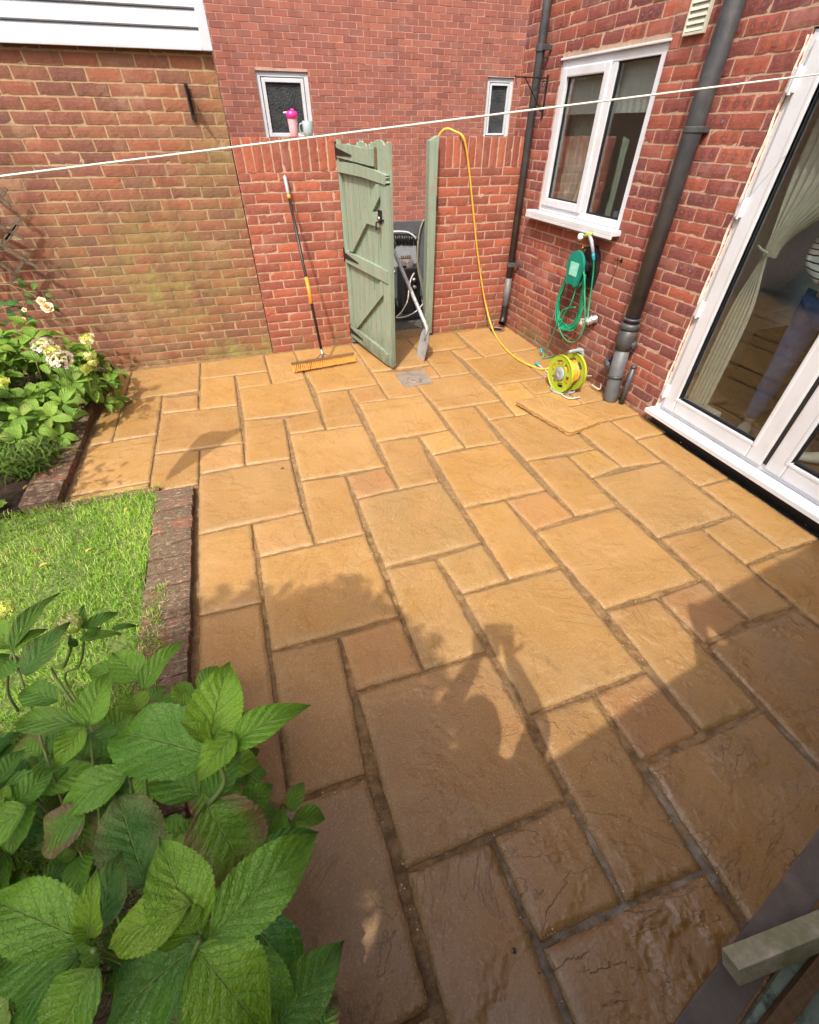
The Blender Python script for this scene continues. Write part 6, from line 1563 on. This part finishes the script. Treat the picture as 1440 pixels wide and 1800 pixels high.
# ================================================================== PEOPLE
def skinned(name, pts, edges, parent, mat, sub=2, root=0, smooth=True):
    """pts: {key: (pos, radius)}; edges: key pairs; one continuous surface grown round the skeleton"""
    bm = bmesh.new(); lay = bm.verts.layers.skin.verify(); vmap = {}
    for k, (p, r) in pts.items():
        v = bm.verts.new(p); sv = v[lay]; rr_ = r if isinstance(r, tuple) else (r, r); sv.radius = rr_; sv.use_root = (k == root); vmap[k] = v
    for a, b in edges: bm.edges.new((vmap[a], vmap[b]))
    me = bpy.data.meshes.new(name); bm.to_mesh(me); bm.free(); me.materials.append(M_[mat])
    o = bpy.data.objects.new(name, me); col.objects.link(o); o.parent = parent
    if parent is not None: o.matrix_parent_inverse = Matrix.Translation(parent.location).inverted()
    m = o.modifiers.new('skin', 'SKIN'); m.use_smooth_shade = True; m.branch_smoothing = .6
    s = o.modifiers.new('sub', 'SUBSURF'); s.levels = sub; s.render_levels = sub; return o
def hand(pts, ed, key, wrist, palm_dir, side, curl=.5, s=1.0):
    """palm and five separate fingers added to the body skeleton"""
    pd = Vector(palm_dir).normalized(); sd = (Vector(side)-pd*Vector(side).dot(pd)).normalized(); nn = pd.cross(sd)
    w = Vector(wrist); pts[key+'p'] = (w+pd*.045*s, (.030*s,.017*s)); ed.append((key, key+'p'))
    for i, (off, ln) in enumerate(((-.030,.070),(-.010,.080),(.010,.074),(.028,.058))):
        b = w+pd*.085*s+sd*off*s; k0 = f'{key}f{i}'; pts[k0+'a'] = (b, .0095*s); ed.append((key+'p', k0+'a')); p = b; dirn = pd.copy()
        for j, fr in enumerate((.45,.32,.23)):
            dirn = (dirn+nn*curl*(.8 if j else .5)).normalized(); p = p+dirn*ln*fr*s; pts[f'{k0}{j}'] = (p, (.0085-.0012*j)*s); ed.append((k0+'a' if j == 0 else f'{k0}{j-1}', f'{k0}{j}'))
    b = w+pd*.03*s-sd*.030*s; pts[key+'t0'] = (b, .011*s); ed.append((key+'p', key+'t0')); q = b+(pd*.5-sd*.8+nn*.4).normalized()*.035*s; pts[key+'t1'] = (q, .0095*s); ed.append((key+'t0', key+'t1')); q = q+(pd*.8-sd*.3+nn*.5).normalized()*.028*s; pts[key+'t2'] = (q, .0078*s); ed.append((key+'t1', key+'t2'))
def head_mesh(c, face, parent, hair_len=.0):
    """skull, face and hair; c centre of head, face the direction it looks"""
    f = Vector(face).normalized(); m = frame_M(Vector(c), (0,0,1), f); mb = MB(); n1, n2 = 26, 34; vs = []
    for i in range(n1+1):
        ph = math.pi*i/n1; z = math.cos(ph)
        for j in range(n2):
            a = 2*math.pi*j/n2; x, y = math.cos(a)*math.sin(ph), math.sin(a)*math.sin(ph)
            taper = 1-.28*max(0,-z)**1.3; X = x*.098*(taper+.06*(x < 0)); Y = y*.076*taper; Z = z*.122
            if x > .3:
                fr = (x-.3)/.7
                X += fr*(.020*math.exp(-(y/.13)**2-((z+.12)/.17)**2)+.010*math.exp(-(y/.25)**2-((z+.48)/.07)**2)+.007*math.exp(-((abs(y))/.4)**2-((z-.22)/.1)**2)-.010*math.exp(-((abs(y)-.36)/.14)**2-((z-.04)/.11)**2)+.008*math.exp(-(y/.2)**2-((z+.78)/.12)**2)-.004*math.exp(-(y/.3)**2-((z+.39)/.03)**2))
            vs.append(m @ Vector((X,Y,Z)))
    mb.add(vs, [(i*n2+j, (i+1)*n2+j, (i+1)*n2+(j+1)%n2, i*n2+(j+1)%n2) for i in range(n1) for j in range(n2)])
    for sgn in (-1,1):
        mb.lathe([(.004,-.006),(.020,-.004),(.026,.004),(.018,.010),(.006,.006)], frame_M(m @ Vector((-.008, sgn*.074, -.012)), m.to_3x3() @ Vector((-.25, sgn, 0))), 14)
    part('head', mb, 'skin', parent, smooth=True)
    for sgn in (-1,1):
        e = MB(); e.lathe([(.002,-.010),(.010,-.006),(.0115,.0),(.010,.006),(.004,.0105)], frame_M(m @ Vector((.078, sgn*.029, .004)), f), 12); part('eye', e, 'lace', parent, smooth=True)
        e = MB(); e.lathe([(.0055,.0),(.0035,.0018),(.001,.002)], frame_M(m @ Vector((.0875, sgn*.029, .004)), f), 12); part('iris', e, 'black', parent)
    mo_ = MB(); mo_.tube(spline([m @ Vector((.083,-.022,-.050)), m @ Vector((.093,0,-.047)), m @ Vector((.083,.022,-.050))],5), .0035, 6); part('mouth', mo_, 'pinkpetal', parent)
    hb = MB(); vs = []; n1b = 20
    for i in range(n1b+1):
        t = i/n1b
        for j in range(n2):
            a = 2*math.pi*j/n2; x = math.cos(a); lim = math.pi*(.36 if x > .55 else .36+.30*(.55-x)/1.55+(.02 if hair_len else 0)); ph = lim*t
            xx, yy, zz = math.cos(a)*math.sin(ph), math.sin(a)*math.sin(ph), math.cos(ph); q = Vector((xx*.110, yy*.087, zz*.136-(hair_len*t**2 if x < .3 else 0)+.004)); q *= 1+.03*mnoise.noise(Vector((xx*6,yy*6,zz*6)))
            vs.append(m @ q)
    hb.add(vs, [(i*n2+j, (i+1)*n2+j, (i+1)*n2+(j+1)%n2, i*n2+(j+1)%n2) for i in range(n1b) for j in range(n2)]); part('hair', hb, 'hair', parent, smooth=True)

def person(name_label, foot, face, arms, H=1.70, top='stripes', legs='denim', hands=True, hair_len=.0, head_dir=None, lean=(0,0), hold=None):
    f = Vector((face[0], face[1], 0)).normalized(); s = Vector((-f.y, f.x, 0)); o = Vector(foot); k = H/1.70
    P = thing('person', name_label, 'person', tuple(o))
    def W_(x, y, z): return o+f*x*k+s*y*k+Vector((0,0,z*k))+Vector((lean[0],lean[1],0))*min(1, z/1.5)
    pts = {}; ed = []
    pts['pel'] = (W_(0,0,.93), (.135*k,.105*k)); pts['wai'] = (W_(.01,0,1.08), (.118*k,.090*k)); pts['che'] = (W_(.01,0,1.28), (.140*k,.100*k)); pts['nb'] = (W_(-.01,0,1.43), (.075*k,.06*k)); pts['nk'] = (W_(.01,0,1.50), .050*k); pts['hd'] = (W_(.02,0,1.56), .05*k)
    ed += [('pel','wai'),('wai','che'),('che','nb'),('nb','nk'),('nk','hd')]
    for sg, n in ((1,'l'),(-1,'r')):
        pts[n+'hp'] = (W_(0,sg*.095,.86), .088*k); pts[n+'kn'] = (W_(.015,sg*.10,.48), .056*k); pts[n+'ca'] = (W_(-.005,sg*.10,.34), .055*k); pts[n+'an'] = (W_(-.01,sg*.10,.09), .037*k); pts[n+'he'] = (W_(.0,sg*.10,.045), .036*k); pts[n+'to'] = (W_(.13,sg*.11,.028), (.036*k,.024*k))
        ed += [('pel',n+'hp'),(n+'hp',n+'kn'),(n+'kn',n+'ca'),(n+'ca',n+'an'),(n+'an',n+'he'),(n+'he',n+'to')]
        sh_ = W_(-.01,sg*.175,1.405); pts[n+'sh'] = (sh_, .055*k); el, wr_ = arms[n]; el, wr_ = Vector(el), Vector(wr_)
        pts[n+'el'] = (el, .040*k); pts[n+'fm'] = (el.lerp(wr_,.35), .038*k); pts[n+'wr'] = (wr_, .025*k); ed += [('nb',n+'sh'),(n+'sh',n+'el'),(n+'el',n+'fm'),(n+'fm',n+'wr')]
        hd_ = hold[n] if hold else ((wr_-el).normalized(), f, .35)
        hand(pts, ed, n+'wr', wr_, hd_[0], hd_[1], hd_[2], k)
    b = skinned('body', pts, ed, P, 'skin', 2, 'pel')
    # clothing: the same limbs, a little fuller
    def cloth(name, keys, grow, mat, root, ext=None):
        cp_ = {q: (pts[q][0]-(Vector((0,0,.07)) if (q == 'pel' and name == 'top') else Vector((0,0,0))), tuple(r*grow*(1.1 if (q == 'pel' and name == 'top') else 1)+.006 for r in (pts[q][1] if isinstance(pts[q][1], tuple) else (pts[q][1],)*2))) for q in keys}
        if ext: cp_.update(ext)
        ce = [(a, b) for a, b in ed if a in cp_ and b in cp_]+([e for e in (ext_edges or [])] if ext else [])
        return skinned(name, cp_, ce, P, mat, 2, root)
    ext_edges = []
    cloth('trousers', ['pel']+[n+q for n in 'lr' for q in ('hp','kn','ca','an')], 1.08, legs, 'pel')
    cloth('top', ['pel','wai','che','nb']+[n+q for n in 'lr' for q in ('sh','el','fm','wr')], 1.13, top, 'che')
    for n in 'lr': cloth('shoe', [n+'he',n+'to'], 1.15, 'white_shoe', n+'he')
    head_mesh(W_(.03,0,1.60+.015), head_dir or tuple(f), P, hair_len)
    return P, pts
# the photographer, standing in front of the panel fence and holding the phone out
pp = CAMV-Vector(RC[2])*.012
ph_ = thing('phone', 'dark phone held up by the photographer', 'phone', tuple(pp))
Mp = Matrix.Identity(4)
for i in range(3): Mp[i][0] = RC[0][i]; Mp[i][1] = -RC[1][i]; Mp[i][2] = -RC[2][i]; Mp[i][3] = pp[i]
mb = MB(); mb.box((-.012,-.135,.004),(.062,.014,.012), Mp, .0035); part('case', mb, 'black', ph_)
mb = MB(); mb.box((-.008,-.131,.0125),(.058,.010,.0132), Mp); part('screen', mb, 'gasket', ph_)
feet = Vector((-1.50,-.955,.0)); fc = Vector((.28,.96,0))
lw = Mp @ Vector((-.045,-.135,.030)); rw = Mp @ Vector((.100,-.130,.030))
person('photographer in a charcoal top raising a phone in both hands', feet, fc,
       {'l': (Vector((-1.66,-.80,1.30)), lw), 'r': (Vector((-1.14,-.83,1.34)), rw)}, 1.70, 'jumper', 'denim', hold={'l': (Mp.to_3x3() @ Vector((.15,1,.2)), Mp.to_3x3() @ Vector((-1,0,0)), .4), 'r': (Mp.to_3x3() @ Vector((-.15,1,.2)), Mp.to_3x3() @ Vector((-1,0,0)), -.4)}, head_dir=(.25,.85,-.25))
# somebody standing indoors behind the glazed door
fi = Vector((2.00,1.165,.09))
Pi, ppts = person('person indoors behind the door glass in a striped top and blue jeans', fi, (-.75,-.45,0),
       {'l': (Vector((2.03,.97,1.16)), Vector((1.86,1.06,1.13))), 'r': (Vector((1.93,1.39,1.18)), Vector((1.82,1.20,1.10)))}, 1.66, 'stripes', 'denim', hair_len=.12)
mb = MB(); mb.box((-.07,-.05,-.04),(.07,.05,.05), Matrix.Translation((1.83,1.12,1.13)), .015)
tag(mb.obj('folded_cloth','navy',smooth=True), 'dark folded cloth held by the person indoors', 'cloth')
# what lies on the floor inside the doors
for (u, v, a, lab) in ((1422,812,2.3,'white trainer standing on the floor inside the right-hand door pane'),):
    c = Wz(u, v, .10); mb = MB(); T = Matrix.Translation(c) @ Matrix.Rotation(a,4,'Z')
    for k, (x, w_, h) in enumerate(((-.12,.034,.075),(-.06,.037,.085),(.0,.040,.060),(.06,.044,.050),(.115,.030,.035))): pass
    prof = [(-.125,.02,.06),(-.10,.034,.085),(-.04,.038,.088),(.02,.042,.062),(.08,.043,.048),(.125,.028,.032),(.137,.01,.02)]; vs = []; sg = 12
    for (x, w_, h) in prof:
        for j in range(sg): t = 2*math.pi*j/sg; vs.append(T @ Vector((x, w_*math.cos(t), max(.0, h*.5+h*.5*math.sin(t)))))
    mb.add(vs, [(i*sg+j, i*sg+(j+1)%sg, (i+1)*sg+(j+1)%sg, (i+1)*sg+j) for i in range(len(prof)-1) for j in range(sg)]+[tuple(range(sg))[::-1], tuple((len(prof)-1)*sg+j for j in range(sg))])
    tag(mb.obj('trainer','white_shoe',smooth=True), lab, 'shoe')
mb = MB(); mb.box((1.76,1.43,.092),(1.92,1.66,.15), None, .02); tag(mb.obj('door_mat','curtain'), 'pale rolled mat on the floor inside the left door pane', 'mat')
mb = MB(); mb.box((2.5,.2,.09),(3.3,1.9,.55), None, .05); mb.box((3.1,.2,.45),(3.35,1.9,.95), None, .05); tag(mb.obj('sofa','roomdark'), 'dark sofa in the room behind the glazed doors', 'sofa')
